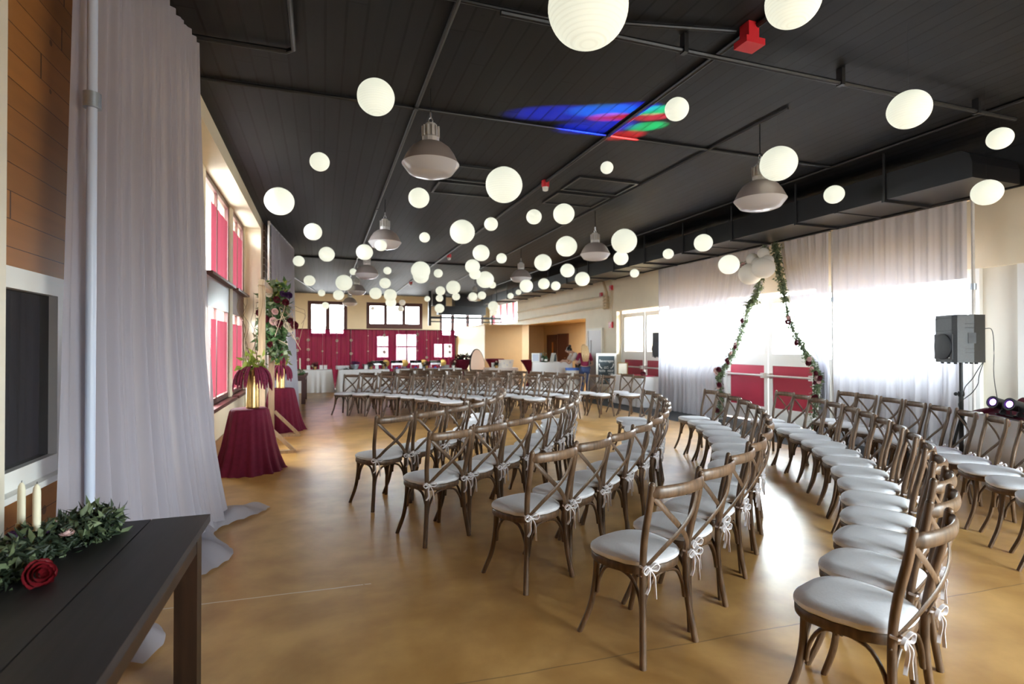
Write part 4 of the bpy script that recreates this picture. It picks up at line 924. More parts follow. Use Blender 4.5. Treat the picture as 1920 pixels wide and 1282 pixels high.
def posy(x, y, lb, z=TZ, pot='gold'):
    t = thing('flower_posy', lb, 'flowers', (x, y, z), group='small flower bunches on the buffet'); MB().lathe([(.05, 0), (.06, .1), (.055, .1), (.05, .02), (.001, .02)], 16, cap0=True).build('pot', pot, t)
    foliage(MB(), [(-.04, 0, .12), (.04, 0, .18)], 70, .075, .09, .04).build('leaves', 'leaf_d', t)
    for m in ('rose_r', 'rose_w', 'rose_r'): flower(t, 'rose', (rl.uniform(-.09, .09), -.06, rl.uniform(.12, .24)), .04, (0, -1, .4), m)
posy(-.27, 19.3, 'flower bunch on the left buffet table'); posy(1.55, 19.05, 'flower bunch in a gold pot between two white cards'); posy(1.98, 19.2, 'tall flower bunch right of the taller card'); posy(3.46, 19.05, 'flower bunch right of the card at the third dish'); posy(4.45, 19.2, 'flower bunch at the right end of the chafing dish table', pot='white_paint'); posy(6.12, 19.25, 'flower bunch between cards by the white tub', .74)
t = thing('napkin_pile', 'heap of folded white napkins on the buffet', 'napkins', (.62, 19.25, TZ)); b = MB()
for i in range(5): b.box(-.2, .2, -.12, .12, .026 * i, .026 * i + .022, Matrix.Rotation(rl.uniform(-.3, .3), 4, 'Z'))
b.build('napkin_stack', 'cloth', t, smooth=False)
t = thing('herb_tray', 'low tray of green herbs before the napkins', 'tray', (.80, 18.95, TZ)); MB().box(-.16, .16, -.06, .06, 0, .025).build('tray', 'espresso', t, smooth=False); foliage(MB(), [(-.13, 0, .03), (.13, 0, .03)], 60, .03, .05, .025).build('herbs', 'leaf_d', t)
def bucket(x, y, lb, filled):
    t = thing('zinc_bucket', lb, 'bucket', (x, y, TZ), group='galvanized buckets'); s = 1.0
    MB().lathe([(.10, 0), (.12, .08), (.14, .15), (.147, .15), (.147, .162), (.136, .162), (.1, .02), (.001, .02)], 24, cap0=True).build('bucket_body', 'zinc', t)
    MB().sweep([(.14 * math.cos(a), 0, .14 - .09 * math.sin(a)) for a in [i * PI / 8 for i in range(9)]], .004, n=5).build('bail_handle', 'steel', t)
    if filled: foliage(MB(), [(-.08, 0, .16), (.08, 0, .2)], 70, .07, .10, .04).build('purple_leaves', 'plum', t)
bucket(1.02, 19.2, 'galvanized bucket filled with purple leaves', True); bucket(1.42, 19.4, 'empty galvanized bucket right of the leafy one', False)
for k, x in enumerate((1.80, 2.45, 3.12, 3.82)):
    t = thing('chafing_dish', 'chrome chafing dish on the buffet, %s from the left' % ORD[k], 'dish', (x, 19.36, TZ), group='chafing dishes')
    b = MB(); b.box(-.19, .19, -.13, .13, .13, .19); b.build('water_pan', 'chrome', t, smooth=False)
    def f(u, v): a = v * PI; return Vector((-.19 + .38 * u, -.13 * math.cos(a), .19 + .10 * math.sin(a)))
    MB().grid(f, 6, 10).build('roll_top', 'chrome', t); b = MB()
    for sx in (-.17, .17): b.sweep([(sx, -.12, 0), (sx, -.12, .14), (sx, .12, .14), (sx, .12, 0)], .008, n=6)
    b.build('stand', 'steel', t); MB().lathe([(.04, 0), (.04, .05), (.001, .05)], 12, cap0=True).build('fuel_can', 'blue', t); MB().sweep([(-.05, -.13, .27), (-.05, -.16, .27), (.05, -.16, .27), (.05, -.13, .27)], .007, n=6).build('lid_handle', 'steel', t)
    t = thing('round_tray', 'round golden tray standing beside the %s chafing dish' % ORD[k], 'tray', (x + .27, 19.3, TZ), group='golden trays'); MB().lathe([(.001, -.01), (.11, -.01), (.12, 0), (.125, .012), (.11, .004), (.001, .004)], 24, mx=Matrix.Translation((0, 0, .19)) @ Matrix.Rotation(rad(78), 4, 'X')).build('disc', 'food', t); MB().lathe([(.05, 0), (.06, .05), (.07, .07), (.001, .07)], 16, cap0=True).build('easel_base', 'zinc', t)
t = thing('plate_stack', 'stack of white plates right of the last chafing dish', 'plates', (4.22, 19.25, TZ)); b = MB()
for i in range(8): b.lathe([(.06, .014 * i), (.10, .014 * i + .012), (.11, .014 * i + .016), (.06, .014 * i + .008), (.001, .014 * i + .008)], 20)
b.build('plates', 'white_paint', t)
t = thing('plastic_tub', 'white flared tub with a faint flower print on the right table', 'tub', (6.55, 19.42, .74)); MB().prism([(-.2, 0), (.2, 0), (.27, .3), (-.27, .3)], -.13, .13, Matrix(((1, 0, 0, 0), (0, 0, -1, 0), (0, 1, 0, 0), (0, 0, 0, 1)))).build('tub_body', 'white_paint', t, smooth=False)
for cx_, cz_, r in ((.12, .2, .035), (.0, .10, .025), (-.12, .17, .02)):
    b = MB()
    for k in range(5): b.ball((cx_ + r * .8 * math.cos(k * 1.257), -.131, cz_ + r * .8 * math.sin(k * 1.257)), r * .55, 6, 4, (1, .06, 1))
    b.build('flower_print', 'print_', t)
def cocktail(loc, r, lb):
    t = thing('cocktail_table', lb, 'table', loc, group='burgundy cocktail tables')
    pr = [(.001, 1.05), (r * .97, 1.05), (r, 1.035), (r * .985, 1.01), (r * .72, .86), (r * .40, .62), (r * .30, .48), (r * .36, .3), (r * .62, .06), (r * .70, .0)]
    MB().lathe(pr, 64, mod=lambda a, z, s: 1 + .05 * math.sin(8 * a) * math.sin(PI * s)).build('stretch_cover', 'burg', t, ang=60)
cocktail((4.98, 19.99, 0), .38, 'burgundy cocktail table with flowers beside the backdrop'); cocktail((6.5, 20.7, 0), .38, 'burgundy cocktail table behind the white tub'); cocktail((7.25, 18.55, 0), .40, 'burgundy cocktail table left of the bar')
t = thing('table_flowers', 'dark red and silver flower mound on the burgundy cocktail table', 'flowers', (4.98, 19.99, 1.05)); foliage(MB(), [(-.2, 0, .06), (.2, 0, .1)], 160, .10, .12, .05).build('leaves', 'leaf_d', t)
for i in range(7): flower(t, 'rose', (-.24 + .08 * i, -.12, .08 + .05 * (i % 3)), .05, (0, -1, .5), ('rose_r', 'rose_r', 'rose_w')[i % 3])
t = thing('folded_round_table', 'folded round tabletop standing on edge beside the tan partition', 'table', (5.52, 19.75, 0), rad(52)); MB().lathe([(.001, -.02), (.70, -.02), (.70, .02), (.001, .02)], 64, mx=Matrix.Translation((0, 0, .725)) @ Matrix.Rotation(rad(86), 4, 'X')).build('round_top', mat('beige_laminate', (0.72, 0.58, 0.5), 0.5), t, ang=30)
MB().lathe([(.70, -.024), (.725, -.024), (.725, .024), (.70, .024), (.70, -.024)], 64, mx=Matrix.Translation((0, 0, .725)) @ Matrix.Rotation(rad(86), 4, 'X')).build('edge_band', 'rubber', t, ang=30)
MB().sweep([(-.35, .06, .5), (-.35, .09, 1.2), (.35, .09, 1.2), (.35, .06, .5)], .014, n=6).build('folded_legs', 'black', t)
b = thing('desk_lamp', 'thin black arm lamp on top of the flower table by the partition', 'lamp', (5.22, 19.9, 1.05)); MB().sweep(bez([(0, 0, 0), (.05, 0, .15), (.16, -.02, .30), (.26, -.04, .36)], 4), .008, n=6).build('arm', 'black', b); MB().lathe([(.04, 0), (.04, .012), (.001, .012)], 12, cap0=True).build('base', 'black', b); MB().ball((.27, -.04, .36), .02, 8, 6).build('tip', 'black', b)

# ------------------------------------------------------------------ bar, signs, welcome table
BR = rad(-19)
cloth_table((7.24, 16.66, 0), 1.3, .62, 1.02, 'white clothed bar table in front of the alcove', BR, 'bar_table', swag=.03)
BM = Matrix.Translation((7.24, 16.66, 1.022)) @ Matrix.Rotation(BR, 4, 'Z')
def onbar(x, y): return tuple(BM @ Vector((x, y, 0)))
t = thing('letter_board', 'white framed board leaning at the left end of the bar', 'sign', onbar(-.55, -.1), BR); b = MB(); mx = Matrix.Rotation(rad(-10), 4, 'X')
for q in ((-.13, .13, 0, .03), (-.13, .13, .27, .30), (-.13, -.10, .03, .27), (.10, .13, .03, .27)): b.box(q[0], q[1], -.01, .01, q[2], q[3], mx)
b.build('frame', 'white_paint', t, smooth=False); MB().box(-.1, .1, -.004, .004, .03, .27, mx).build('board', 'print_', t, smooth=False)
t = thing('tent_sign', 'dark tent sign standing on the middle of the bar', 'sign', onbar(.05, -.05), BR + .6); b = MB(); b.prism([(-.09, 0), (.09, 0), (.02, .30), (-.02, .30)], -.09, .09, Matrix(((1, 0, 0, 0), (0, 0, -1, 0), (0, 1, 0, 0), (0, 0, 0, 1)))); b.build('board', 'white_paint', t, smooth=False); MB().prism([(-.07, .02), (.07, .02), (.015, .27), (-.015, .27)], .09, .094, Matrix(((1, 0, 0, 0), (0, 0, -1, 0), (0, 1, 0, 0), (0, 0, 0, 1)))).build('dark_panel', 'chalk', t, smooth=False)
for k, (x, y, h, lb) in enumerate(((-.33, .0, .30, 'left'), (-.27, .06, .34, 'middle'), (-.2, -.02, .30, 'right'))):
    t = thing('wine_bottle', 'dark wine bottle on the bar, %s one of three' % lb, 'bottle', onbar(x, y), group='bottles on the bar'); MB().lathe([(.037, 0), (.038, .16), (.03, .2), (.014, .23), (.014, h), (.001, h)], 16, cap0=True).build('bottle_body', 'bottle', t); MB().lathe([(.0385, .05), (.0385, .13)], 16).build('bottle_label', 'ink', t)
t = thing('ice_bucket', 'dark ice bucket in front of the bottles on the bar', 'bucket', onbar(-.22, -.17), BR); MB().lathe([(.07, 0), (.09, .14), (.085, .14), (.06, .02), (.001, .02)], 20, cap0=True).build('bucket_body', 'bottle', t); MB().box(-.045, .045, -.092, -.086, .04, .1).build('bucket_label', 'ink', t, smooth=False)
t = thing('glass_rack', 'pile of clear cups behind the letter board on the bar', 'cups', onbar(-.42, .16), BR); b = MB()
for i in range(3):
    for j in range(3): b.lathe([(.028, .1 * j), (.035, .1 * j + .095), (.033, .1 * j + .095), (.026, .1 * j + .006), (.001, .1 * j + .006)], 12, c=(-.08 + .08 * i, 0, 0))
b.build('cups', 'print_', t)
t = thing('cooler_box', 'blue and white cooler on the floor by the bar', 'cooler', (7.55, 15.75, 0), BR); MB().box(-.2, .2, -.14, .14, 0, .78).build('cooler_body', 'white_paint', t, smooth=False); MB().box(-.21, .21, -.15, .15, .78, .86).build('lid', 'blue', t, smooth=False)
t = thing('chalkboard_sign', 'white framed chalkboard drinks sign on a stand by the right wall', 'sign', (7.98, 14.3, 0), rad(-30))
b = MB()
for q in ((-.30, .30, .35, .42), (-.30, .30, 1.26, 1.34), (-.30, -.24, .42, 1.26), (.24, .30, .42, 1.26)): b.box(q[0], q[1], -.02, .02, q[2], q[3])
b.build('frame', 'white_paint', t, smooth=False); MB().box(-.24, .24, -.008, .012, .42, 1.26).build('board', 'chalk', t, smooth=False)
for sx in (-.26, .26): MB().sweep([(sx, .0, .36), (sx * 1.05, -.12, 0)], .014, n=6).build('leg', 'white_paint', t)
MB().sweep([(0, .03, 1.2), (0, .40, 0)], .014, n=6).build('rear_leg', 'white_paint', t)
fc = bpy.data.curves.new('sign_heading', 'FONT'); fc.body = 'Beverages'; fc.size = .105; fc.align_x = 'CENTER'; fc.extrude = .001; fc.materials.append(M['ink']); fo = bpy.data.objects.new('heading_curve', fc); COL.objects.link(fo); bpy.context.view_layer.update()
hm = bpy.data.meshes.new_from_object(fo.evaluated_get(bpy.context.evaluated_depsgraph_get())); hm.name = 'sign_heading'; bpy.data.objects.remove(fo); fo = link('sign_heading', hm, t, (0, -.012, 1.08)); fo.rotation_euler = (PI / 2, 0, 0)
b = MB()
for z, spans in ((.93, ((-.06, .06),)), (.885, ((-.07, .07),)), (.82, ((-.22, -.03), (.03, .22))), (.785, ((-.2, -.03), (.04, .2))), (.72, ((.06, .2),)), (.66, ((-.2, -.05), (.05, .2))), (.6, ((-.2, -.06), (.04, .19))), (.54, ((-.19, -.05), (.05, .2))), (.48, ((-.2, -.06), (.06, .18)))):
    for a, c in spans:
        x = a
        while x < c: w = rl.uniform(.012, .03); b.box(x, min(c, x + w), -.011, -.008, z, z + rl.uniform(.012, .026)); x += w + .008
for s in (-1, 1): b.sweep([(s * (.10 + .11 * math.sin(q)), -.010, 1.03 - .14 * math.cos(q)) for q in [.2 + i * .2 for i in range(8)]], .012, .002, 4, refv=(0, 1, 0))
b.build('chalk_writing', 'ink', t, smooth=False)
cloth_table((7.88, 12.55, 0), 1.55, .62, .76, 'white clothed welcome table by the far loudspeaker', rad(90), 'welcome_table', swag=.03)
t = thing('picture_frame', 'gold framed picture on the welcome table', 'picture', (7.82, 13.1, .765), rad(-35)); b = MB(); mx = Matrix.Rotation(rad(-12), 4, 'X')
for q in ((-.14, .14, 0, .025), (-.14, .14, .315, .34), (-.14, -.115, .025, .315), (.115, .14, .025, .315)): b.box(q[0], q[1], -.01, .01, q[2], q[3], mx)
b.build('frame', 'gold', t, smooth=False); MB().box(-.115, .115, -.003, .003, .025, .315, mx).build('print', 'offwhite', t, smooth=False)
t = thing('table_runner', 'pink red cloth runner on the welcome table', 'cloth', (7.9, 12.5, .765)); MB().box(-.25, .25, -.45, .35, 0, .012).build('cloth', mat('pink_cloth', (0.6, 0.05, 0.15), .8), t, smooth=False)
t = thing('flower_ball', 'dark red flower ball on the welcome table', 'flowers', (7.75, 11.98, .765)); b = MB()
for i in range(14): a, e = rl.uniform(0, 6.28), rl.uniform(.1, 1.5); d_ = Vector((math.cos(a) * math.cos(e), math.sin(a) * math.cos(e), math.sin(e))); rose(b, Vector((0, 0, .07)) + d_ * .05, .04, d_)
b.ball((0, 0, .06), .06, 10, 7); b.build('blooms', 'rose_r', t, ang=60)
struct(MB().box(6.9, 8.45, 4.75, 14.2, 0, .004).build('floor_carpet', 'mat_grey', smooth=False), 'grey carpet strip along the right entrance', 'carpet')

# ------------------------------------------------------------------ loudspeakers
def speaker_box(t, w, d, h, z0):
    q = [(-w / 2, -d * .42), (-w * .38, -d / 2), (w * .38, -d / 2), (w / 2, -d * .42), (w * .5, d * .05), (w * .30, d / 2), (-w * .30, d / 2), (-w * .5, d * .05)]
    MB().prism(q, z0, z0 + h).build('cabinet', 'speaker', t, smooth=False)
    b = MB(); b.prism([(x * .84, y) for x, y in ((-w / 2, -d * .515), (w / 2, -d * .515), (w / 2, -d * .49), (-w / 2, -d * .49))], z0 + h * .06, z0 + h * .60); b.build('front_grille', 'grille', t, smooth=False)
    MB().lathe([(.16 * h / .6, 0), (.165 * h / .6, .014), (.15 * h / .6, .02), (.001, .012)], 32, mx=Matrix.Translation((0, -d * .502, z0 + h * .33)) @ Matrix.Rotation(PI / 2, 4, 'X')).build('woofer', 'grille', t)
    b = MB(); k = len(b.v)
    def f(u, v): return Vector((-w * .38 + w * .76 * u, -d * .505 + (.05 * math.sin(PI * u) * math.sin(PI * v)), z0 + h * (.66 + .28 * v)))
    b.grid(f, 8, 6).build('horn', 'rubber', t)
    for s in (-1, 1):
        for zz in (.2, .28, .72, .8): MB().box(*sorted((s * w * .40, s * (w * .505))), -d * .2, d * .06, z0 + h * zz, z0 + h * zz + .008).build('side_rib', 'rubber', t, smooth=False)
        MB().box(*sorted((s * w * .38, s * w * .512)), -d * .12, d * .10, z0 + h * .40, z0 + h * .62).build('handle_recess', 'grille', t, smooth=False)
    for x in (-.3, 0, .3):
        for q in ((x * w, -d * .35), (x * w * .7, d * .3)): MB().lathe([(.016, -.02), (.018, 0)], 8, c=(*q, z0), cap0=True).build('rubber_foot', 'rubber', t)
    MB().ball((w * .3, -d * .51, z0 + h * .09), .012, 8, 5).build('badge', 'steel', t)
SPX, SPY = 7.2, 4.33
t = thing('speaker_stand', 'black tripod stand holding the near loudspeaker', 'stand', (SPX, SPY, 0)); MB().sweep([(0, 0, .08), (0, 0, 1.36)], .019, n=14).build('pole', 'rubber', t); MB().sweep([(0, 0, .08), (0, 0, .98)], .024, n=14).build('lower_tube', 'rubber', t)
for k in range(3):
    a = k * 2 * PI / 3 + 1.0; b = MB(); b.sweep([(0, 0, .72), (.30 * math.cos(a), .30 * math.sin(a), .012)], .012, n=8); b.sweep([(0, 0, .22), (.20 * math.cos(a), .20 * math.sin(a), .25)], .008, n=6); b.build('leg', 'rubber', t)
for z in (.98, .72): MB().lathe([(.03, z - .03), (.034, z), (.03, z + .03)], 12, cap0=True, cap1=True).build('collar', 'rubber', t); MB().ball((-.06, .02, z), .022, 8, 6).build('knob', 'rubber', t)
t = thing('loudspeaker', 'large black loudspeaker on a tripod stand by the right drape', 'speaker', (SPX, SPY, 1.34), rad(-116)); speaker_box(t, .38, .38, .56, .02)
t = thing('speaker_cable', 'black cables hanging from the near loudspeaker', 'cable', (SPX, SPY, 0)); b = MB()
b.sweep(bez([(.19, -.12, 1.36), (.14, -.08, 1.24), (.10, -.06, 1.16), (.02, -.03, 1.06), (-.02, -.03, .95)], 5), .005, n=5); b.sweep(bez([(.2, -.12, 1.36), (.155, -.1, 1.2), (.15, -.09, 1.1), (.10, -.06, 1.0), (.02, -.03, .93)], 5), .005, n=5); b.sweep(bez([(.02, -.03, .93), (-.05, -.0, .86), (-.02, -.03, .75)], 5), .004, n=5); b.sweep(bez([(.2, -.13, 1.76), (.27, -.17, 1.74), (.285, -.18, 1.5), (.28, -.18, 1.2), (.32, -.2, .86)], 5), .004, n=5); b.build('cables', 'rubber', t)
t = thing('speaker_stand', 'stand under the far loudspeaker, hidden by the welcome table', 'stand', (8.1, 11.68, 0)); MB().sweep([(0, 0, .02), (0, 0, 1.3)], .018, n=12).build('pole', 'white_paint', t)
for k in range(3): a = k * 2.094 + .3; MB().sweep([(0, 0, .5), (.15 * math.cos(a), .15 * math.sin(a), .012)], .012, n=8).build('leg', 'rubber', t)
t = thing('loudspeaker', 'black loudspeaker high beside the left end of the white drape', 'speaker', (8.08, 11.68, 1.26), rad(-62)); speaker_box(t, .34, .32, .62, .02)

# ------------------------------------------------------------------ lighting table
LT = Matrix.Translation((6.92, 4.10, 0)) @ Matrix.Rotation(math.atan2(-.906, -.42), 4, 'Z')   # x along the front edge towards the camera, y towards the wall
ltr = math.atan2(-.906, -.42)
def onlt(x, y, z=.8): return tuple(LT @ Vector((x, y, z)))
c_ = onlt(1.15, .34, 0)
cloth_table((c_[0], c_[1], 0), 2.3, .66, .79, 'white skirted lighting table at the right edge', ltr, 'lighting_table', swag=.02)
def f(u, v):
    x = .04 + 2.2 * u; y = .02 + .62 * v; z = .797 + .012 * abs(math.sin(9 * u + 4 * v)) + .05 * math.exp(-((u - .06) / .1) ** 2) * math.sin(PI * v) ** .6 + (.15 * math.exp(-((v - .62) / .2) ** 2) * (.7 + .3 * math.sin(13 * u)) if u > .08 else .02)
    return Vector(onlt(x, y, z + .012 * math.sin(25 * u) * math.sin(11 * v)))
t = thing('burgundy_cloth', 'rumpled burgundy cloth spread on the lighting table', 'cloth'); MB().grid(f, 70, 26).build('cloth', 'burg', t, ang=70)
for k, (x, lb) in enumerate(((.28, 'left'), (.50, 'middle'), (.78, 'right'), (1.06, 'at the photo edge,'))):
    t = thing('par_light', 'black can stage light with violet lens, %s on the lighting table' % lb, 'stage light', onlt(x, .12, .815), ltr + rad(-12), 'violet stage lights'); tl = Matrix.Translation((0, 0, .115)) @ Vector((0, 0, 1)).rotation_difference(Matrix.Rotation(-(ltr + rad(-12)), 3, 'Z') @ Vector((-1, .22, .25)).normalized()).to_matrix().to_4x4()
    MB().lathe([(.045, -.11), (.055, -.10), (.058, .05), (.066, .06), (.066, .075), (.05, .075)], 24, cap0=True, mx=tl).build('can', 'speaker', t)
    MB().lathe([(.034, .068), (.025, .075), (.001, .079)], 20, mx=tl).build('lens', 'purple', t)
    b = MB(); b.box(-.07, .07, -.05, .05, 0, .012); b.sweep([(-.075, 0, .01), (-.075, 0, .115), ], .006, n=6); b.sweep([(.075, 0, .01), (.075, 0, .115)], .006, n=6); b.build('yoke', 'rubber', t)
    MB().lathe([(.028, 0), (.028, .02), (.001, .02)], 16, mx=Matrix.Translation((.075, 0, .03)) @ Matrix.Rotation(rad(90), 4, 'Y')).build('tilt_knob', 'grille', t)
t = thing('mixing_console', 'dark mixing console at the back of the lighting table', 'mixer', onlt(1.02, .56, .95), ltr); mx = Matrix.Rotation(rad(6), 4, 'X'); MB().box(-.42, .42, -.06, .14, 0, .07, mx).build('case', 'speaker', t, smooth=False); b = MB()
for i in range(12): b.box(-.38 + .06 * i, -.37 + .06 * i, -.02, .0, .07, .095, mx)
b.build('fader_knobs', 'steel', t, smooth=False); b = MB(); b.sweep([(.1, .05, .07), (.1, .05, .13)], .008, n=6); b.sweep([(.05, .05, .12), (.15, .05, .12)], .006, n=6); b.build('lamp_clip', 'rubber', t)
for sx in (-.36, .36): MB().box(sx - .02, sx + .02, .0, .1, -.15, .0).build('leg', 'rubber', t, smooth=False)
t = thing('laptop', 'open laptop seen from behind on the lighting table', 'laptop', onlt(.30, .50, .93), ltr + rad(-75)); MB().box(-.16, .16, -.11, .11, 0, .016).build('keyboard_base', 'screen', t, smooth=False); MB().box(-.16, .16, -.006, .006, 0, .23, Matrix.Translation((0, .11, .016)) @ Matrix.Rotation(rad(-26), 4, 'X')).build('lid', 'screen', t, smooth=False); MB().box(-.15, .15, -.1, .1, -.13, 0).build('riser', 'rubber', t, smooth=False)
t = thing('black_bin', 'black tapered bin under the speaker stand', 'bin', (6.72, 4.62, 0)); MB().lathe([(.10, 0), (.15, .42), (.155, .42), (.155, .45), (.14, .45), (.1, .03), (.001, .03)], 24, cap0=True).build('bin_body', 'rubber', t); MB().lathe([(.152, .43), (.162, .43), (.162, .452), (.152, .452)], 24).build('rim', 'speaker', t)
# effect light on the table throwing coloured bars on the ceiling
t = thing('effect_light', 'small black effect light throwing coloured bars on the ceiling', 'stage light', onlt(2.1, .36, .93), ltr); MB().box(-.10, .10, -.08, .08, -.13, .10).build('housing', 'speaker', t, smooth=False); MB().ball((0, 0, .10), .07, 16, 8, (1, 1, .5)).build('lens_dome', 'dark_glass', t)
src = Vector(onlt(2.1, .36, 1.10))
for (x, y, col, w, ln) in ((2.50, 5.32, (.0, .03, 1), .9, 2.2), (2.85, 5.12, (0, .25, .9), .8, 1.8), (3.10, 4.98, (.0, .03, 1), .8, 1.5), (3.35, 4.95, (0, 1, .3), .7, 1.2), (3.0, 5.25, (1, .02, .08), .55, 1.8), (3.42, 5.10, (1, .02, .06), .55, 1.5), (3.0, 5.52, (0, .03, 1), 1.0, 1.7), (3.52, 5.34, (0, .9, .2), .7, 1.3), (3.40, 5.66, (1, .03, .03), .7, 1.4)):
    l = bpy.data.lights.new('effect_beam', 'SPOT'); l.energy = 30000; l.color = col; l.spot_size = rad(4.2 * w); l.spot_blend = .8; l.shadow_soft_size = .005
    o = bpy.data.objects.new('effect_beam', l); COL.objects.link(o); tg = Vector((x, y, CZ)); z = (src - tg).normalized(); xx = Vector((1, -.28, 0)); xx = (xx - z * xx.dot(z)).normalized(); yy = z.cross(xx)
    o.matrix_world = Matrix(((xx.x, yy.x, z.x, src.x), (xx.y, yy.y, z.y, src.y), (xx.z, yy.z, z.z, src.z), (0, 0, 0, 1))) @ Matrix.Diagonal((ln, 1, 1, 1))

# ------------------------------------------------------------------ people
def skin(name, m, parent, joints, bones, sub=2):
    """one continuous body surface grown along a skeleton"""
    ks = list(joints); me = bpy.data.meshes.new(name); me.from_pydata([joints[k][0] for k in ks], [(ks.index(a), ks.index(c)) for a, c in bones], []); o = bpy.data.objects.new(name, me); COL.objects.link(o)
    md = o.modifiers.new('s', 'SKIN'); md.use_smooth_shade = True
    for i, k in enumerate(ks):
        r = joints[k][1]; r = r if isinstance(r, tuple) else (r, r); me.skin_vertices[0].data[i].radius = r; me.skin_vertices[0].data[i].use_root = (i == 0)
    ss = o.modifiers.new('u', 'SUBSURF'); ss.levels = sub; ss.render_levels = sub
    bpy.context.view_layer.update(); dg = bpy.context.evaluated_depsgraph_get(); nm = bpy.data.meshes.new_from_object(o.evaluated_get(dg)); nm.materials.clear(); nm.materials.append(M[m]); bpy.data.objects.remove(o); nm.name = name; nm.shade_smooth()
    return link(name, nm, parent)


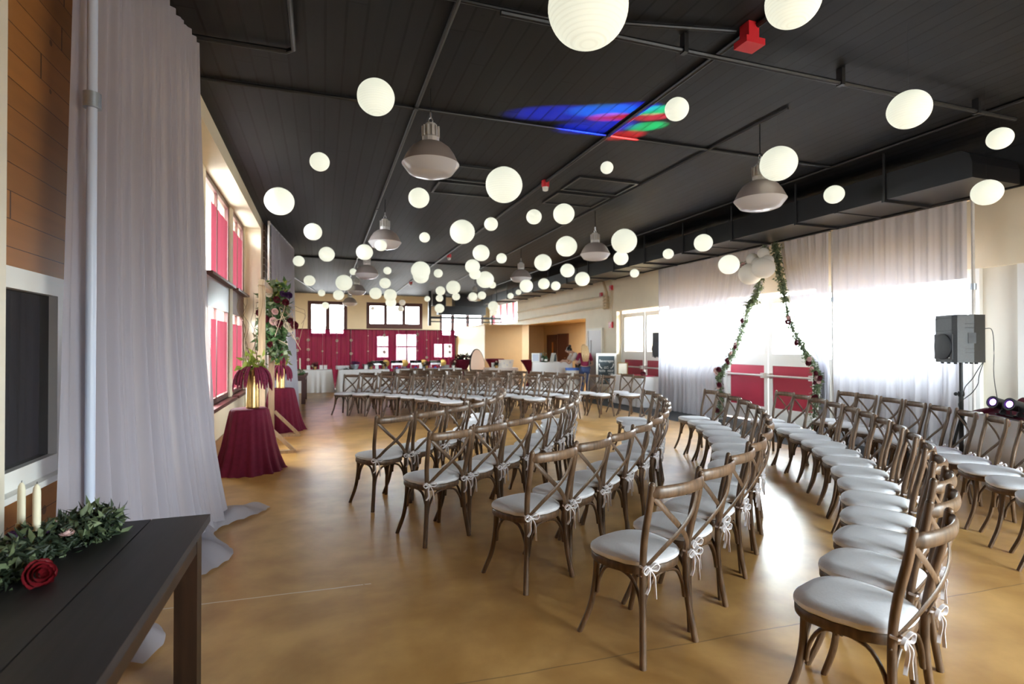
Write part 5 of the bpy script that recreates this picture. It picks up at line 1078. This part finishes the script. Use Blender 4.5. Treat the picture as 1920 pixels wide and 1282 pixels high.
def person(loc, rotz, label, lean, arms, hair, shirt, pants, scale=1.0, headfwd=.1):
    """standing figure facing +y; lean = forward bend of the trunk in radians"""
    t = thing('person', label, 'person', loc, rotz); t.scale = (scale,) * 3
    def T(x, h, d=0.0):   # point h above the hips, bent forward about the hips
        return Vector((x, h * math.sin(lean) + d * math.cos(lean), .93 + h * math.cos(lean) - d * math.sin(lean)))
    J = dict(pel=(Vector((0, 0, .93)), (.145, .10)), waist=(T(0, .16), (.12, .085)), chest=(T(0, .36), (.15, .10)), neckb=(T(0, .50), (.07, .06)), neck=(T(0, .56, .02), .05))
    hd = T(0, .66, headfwd); J['head'] = (hd, (.075, .085)); J['crown'] = (hd + Vector((0, -.01, .09)), (.062, .07)); J['jaw'] = (hd + Vector((0, .045, -.055)), .045)
    B = [('pel', 'waist'), ('waist', 'chest'), ('chest', 'neckb'), ('neckb', 'neck'), ('neck', 'head'), ('head', 'crown'), ('head', 'jaw')]
    for s, n in ((-1, 'l'), (1, 'r')):
        el, wr, ha = arms[n]
        J['sh' + n] = (T(s * .175, .45), .055); J['el' + n] = (Vector(el), .04); J['wr' + n] = (Vector(wr), .027); ha = Vector(ha); J['ha' + n] = (ha, (.036, .018))
        B += [('chest', 'sh' + n), ('sh' + n, 'el' + n), ('el' + n, 'wr' + n), ('wr' + n, 'ha' + n)]
        d = (ha - Vector(wr)).normalized(); sd = d.cross(Vector((0, 0, 1))); sd = sd.normalized() if sd.length > .01 else Vector((1, 0, 0))
        for i, (o, l) in enumerate(((-.028, .062), (-.010, .075), (.010, .070), (.027, .055))):
            k = 'f%d%s' % (i, n); J[k] = (ha + sd * o + d * (.035 + l * .5), .009); J[k + 't'] = (ha + sd * o + d * (.035 + l) + Vector((0, 0, -.018)), .007); B += [('ha' + n, k), (k, k + 't')]
        J['th' + n] = (ha - sd * s * .045 - d * .005, .011); J['tt' + n] = (ha - sd * s * .055 + d * .035, .009); B += [('ha' + n, 'th' + n), ('th' + n, 'tt' + n)]
        J['hip' + n] = (Vector((s * .095, 0, .86)), .095); J['kn' + n] = (Vector((s * .10, .03, .48)), .06); J['an' + n] = (Vector((s * .10, -.01, .09)), .04); J['to' + n] = (Vector((s * .11, .14, .03)), (.04, .026))
        B += [('pel', 'hip' + n), ('hip' + n, 'kn' + n), ('kn' + n, 'an' + n), ('an' + n, 'to' + n)]
    skin('body', 'skin', t, J, B)
    b = MB(); b.ball(hd + Vector((0, .098, .005)), .014, 8, 6, (.8, 1.2, 1.4)); b.build('nose', 'skin', t)
    for s in (-1, 1): MB().ball(hd + Vector((s * .03, .083, .03)), .010, 8, 6).build('eye', 'hair_d', t); MB().ball(hd + Vector((s * .083, -.005, .0)), .022, 8, 6, (.4, .8, 1.3)).build('ear', 'skin', t)
    MB().ball(hd + Vector((0, .088, -.045)), .018, 8, 5, (1.2, .5, .35)).build('mouth', 'rose_p', t)
    S = {k: (J[k][0], tuple((q + .016) for q in (J[k][1] if isinstance(J[k][1], tuple) else (J[k][1],) * 2))) for k in ('pel', 'waist', 'chest', 'neckb', 'shl', 'shr', 'ell', 'elr')}
    S['neckb'] = (T(0, .47), (.08, .07))
    for n in 'lr': S['el' + n] = (J['sh' + n][0].lerp(J['el' + n][0], .75), .058)
    skin('shirt', shirt, t, S, [('pel', 'waist'), ('waist', 'chest'), ('chest', 'neckb'), ('chest', 'shl'), ('chest', 'shr'), ('shl', 'ell'), ('shr', 'elr')])
    S = {'pel': (Vector((0, 0, .90)), (.155, .115))}
    for n in 'lr':
        for k in ('hip', 'kn', 'an'): S[k + n] = (J[k + n][0] + Vector((0, 0, .02)), J[k + n][1] + .015)
    skin('trousers', pants, t, S, [('pel', 'hipl'), ('hipl', 'knl'), ('knl', 'anl'), ('pel', 'hipr'), ('hipr', 'knr'), ('knr', 'anr')])
    for n in 'lr': p = J['an' + n][0]; MB().ball(p + Vector((.005, .06, -.045)), .05, 12, 8, (.95, 2.4, .85)).build('shoe', 'rubber', t)
    def cap(u, v):
        a = 2 * PI * u; e = -.25 + v * 1.82
        return hd + Vector((.098 * math.cos(a) * math.cos(e), -.018 + .112 * math.sin(a) * math.cos(e) * (.78 if math.sin(a) > 0 else 1), .035 + .115 * math.sin(e)))
    MB().grid(cap, 24, 10).build('hair', hair, t)
    if hair == 'hair_d': MB().ball(hd + Vector((0, -.06, .165)), .048, 12, 8).build('hair_bun', hair, t)
    else:
        def long(u, v):
            x = (u - .5) * (.20 + .10 * math.sin(PI * min(1, v * .8)) - .10 * v * v); dn = v * .52
            q = min(1, v * 1.9); y = (hd.y - .135) * (1 - q) - .128 * q - .02 * math.cos((u - .5) * 3) + .012 * math.sin(u * 40 + v * 3)
            return Vector((x, y, hd.z + .09 - dn))
        b = MB(); b.grid(long, 30, 14); b.grid(lambda u, v: long(u, v) + Vector((0, .05 * math.sin(PI * u), 0)), 30, 14); b.build('long_hair', hair, t, ang=80)
    return t


person((8.14, 16.3, 0), rad(88), 'person in a white top with a dark hair bun, bending over the bar', .62, dict(l=((-.16, .50, .98), (-.10, .62, 1.10), (-.06, .68, 1.06)), r=((.20, .46, 1.02), (.12, .62, 1.10), (.08, .69, 1.06))), 'hair_d', 'shirt_w', 'black', .99, .10)
person((7.72, 15.2, 0), rad(-16), 'person with long blond hair in a burgundy top, seen from behind', .12, dict(l=((-.28, .10, 1.08), (-.20, .30, 1.06), (-.16, .38, 1.06)), r=((.27, .02, 1.05), (.22, .20, 1.0), (.20, .28, 1.0))), 'hair_b', 'shirt_m', 'jeans', .94, .10)
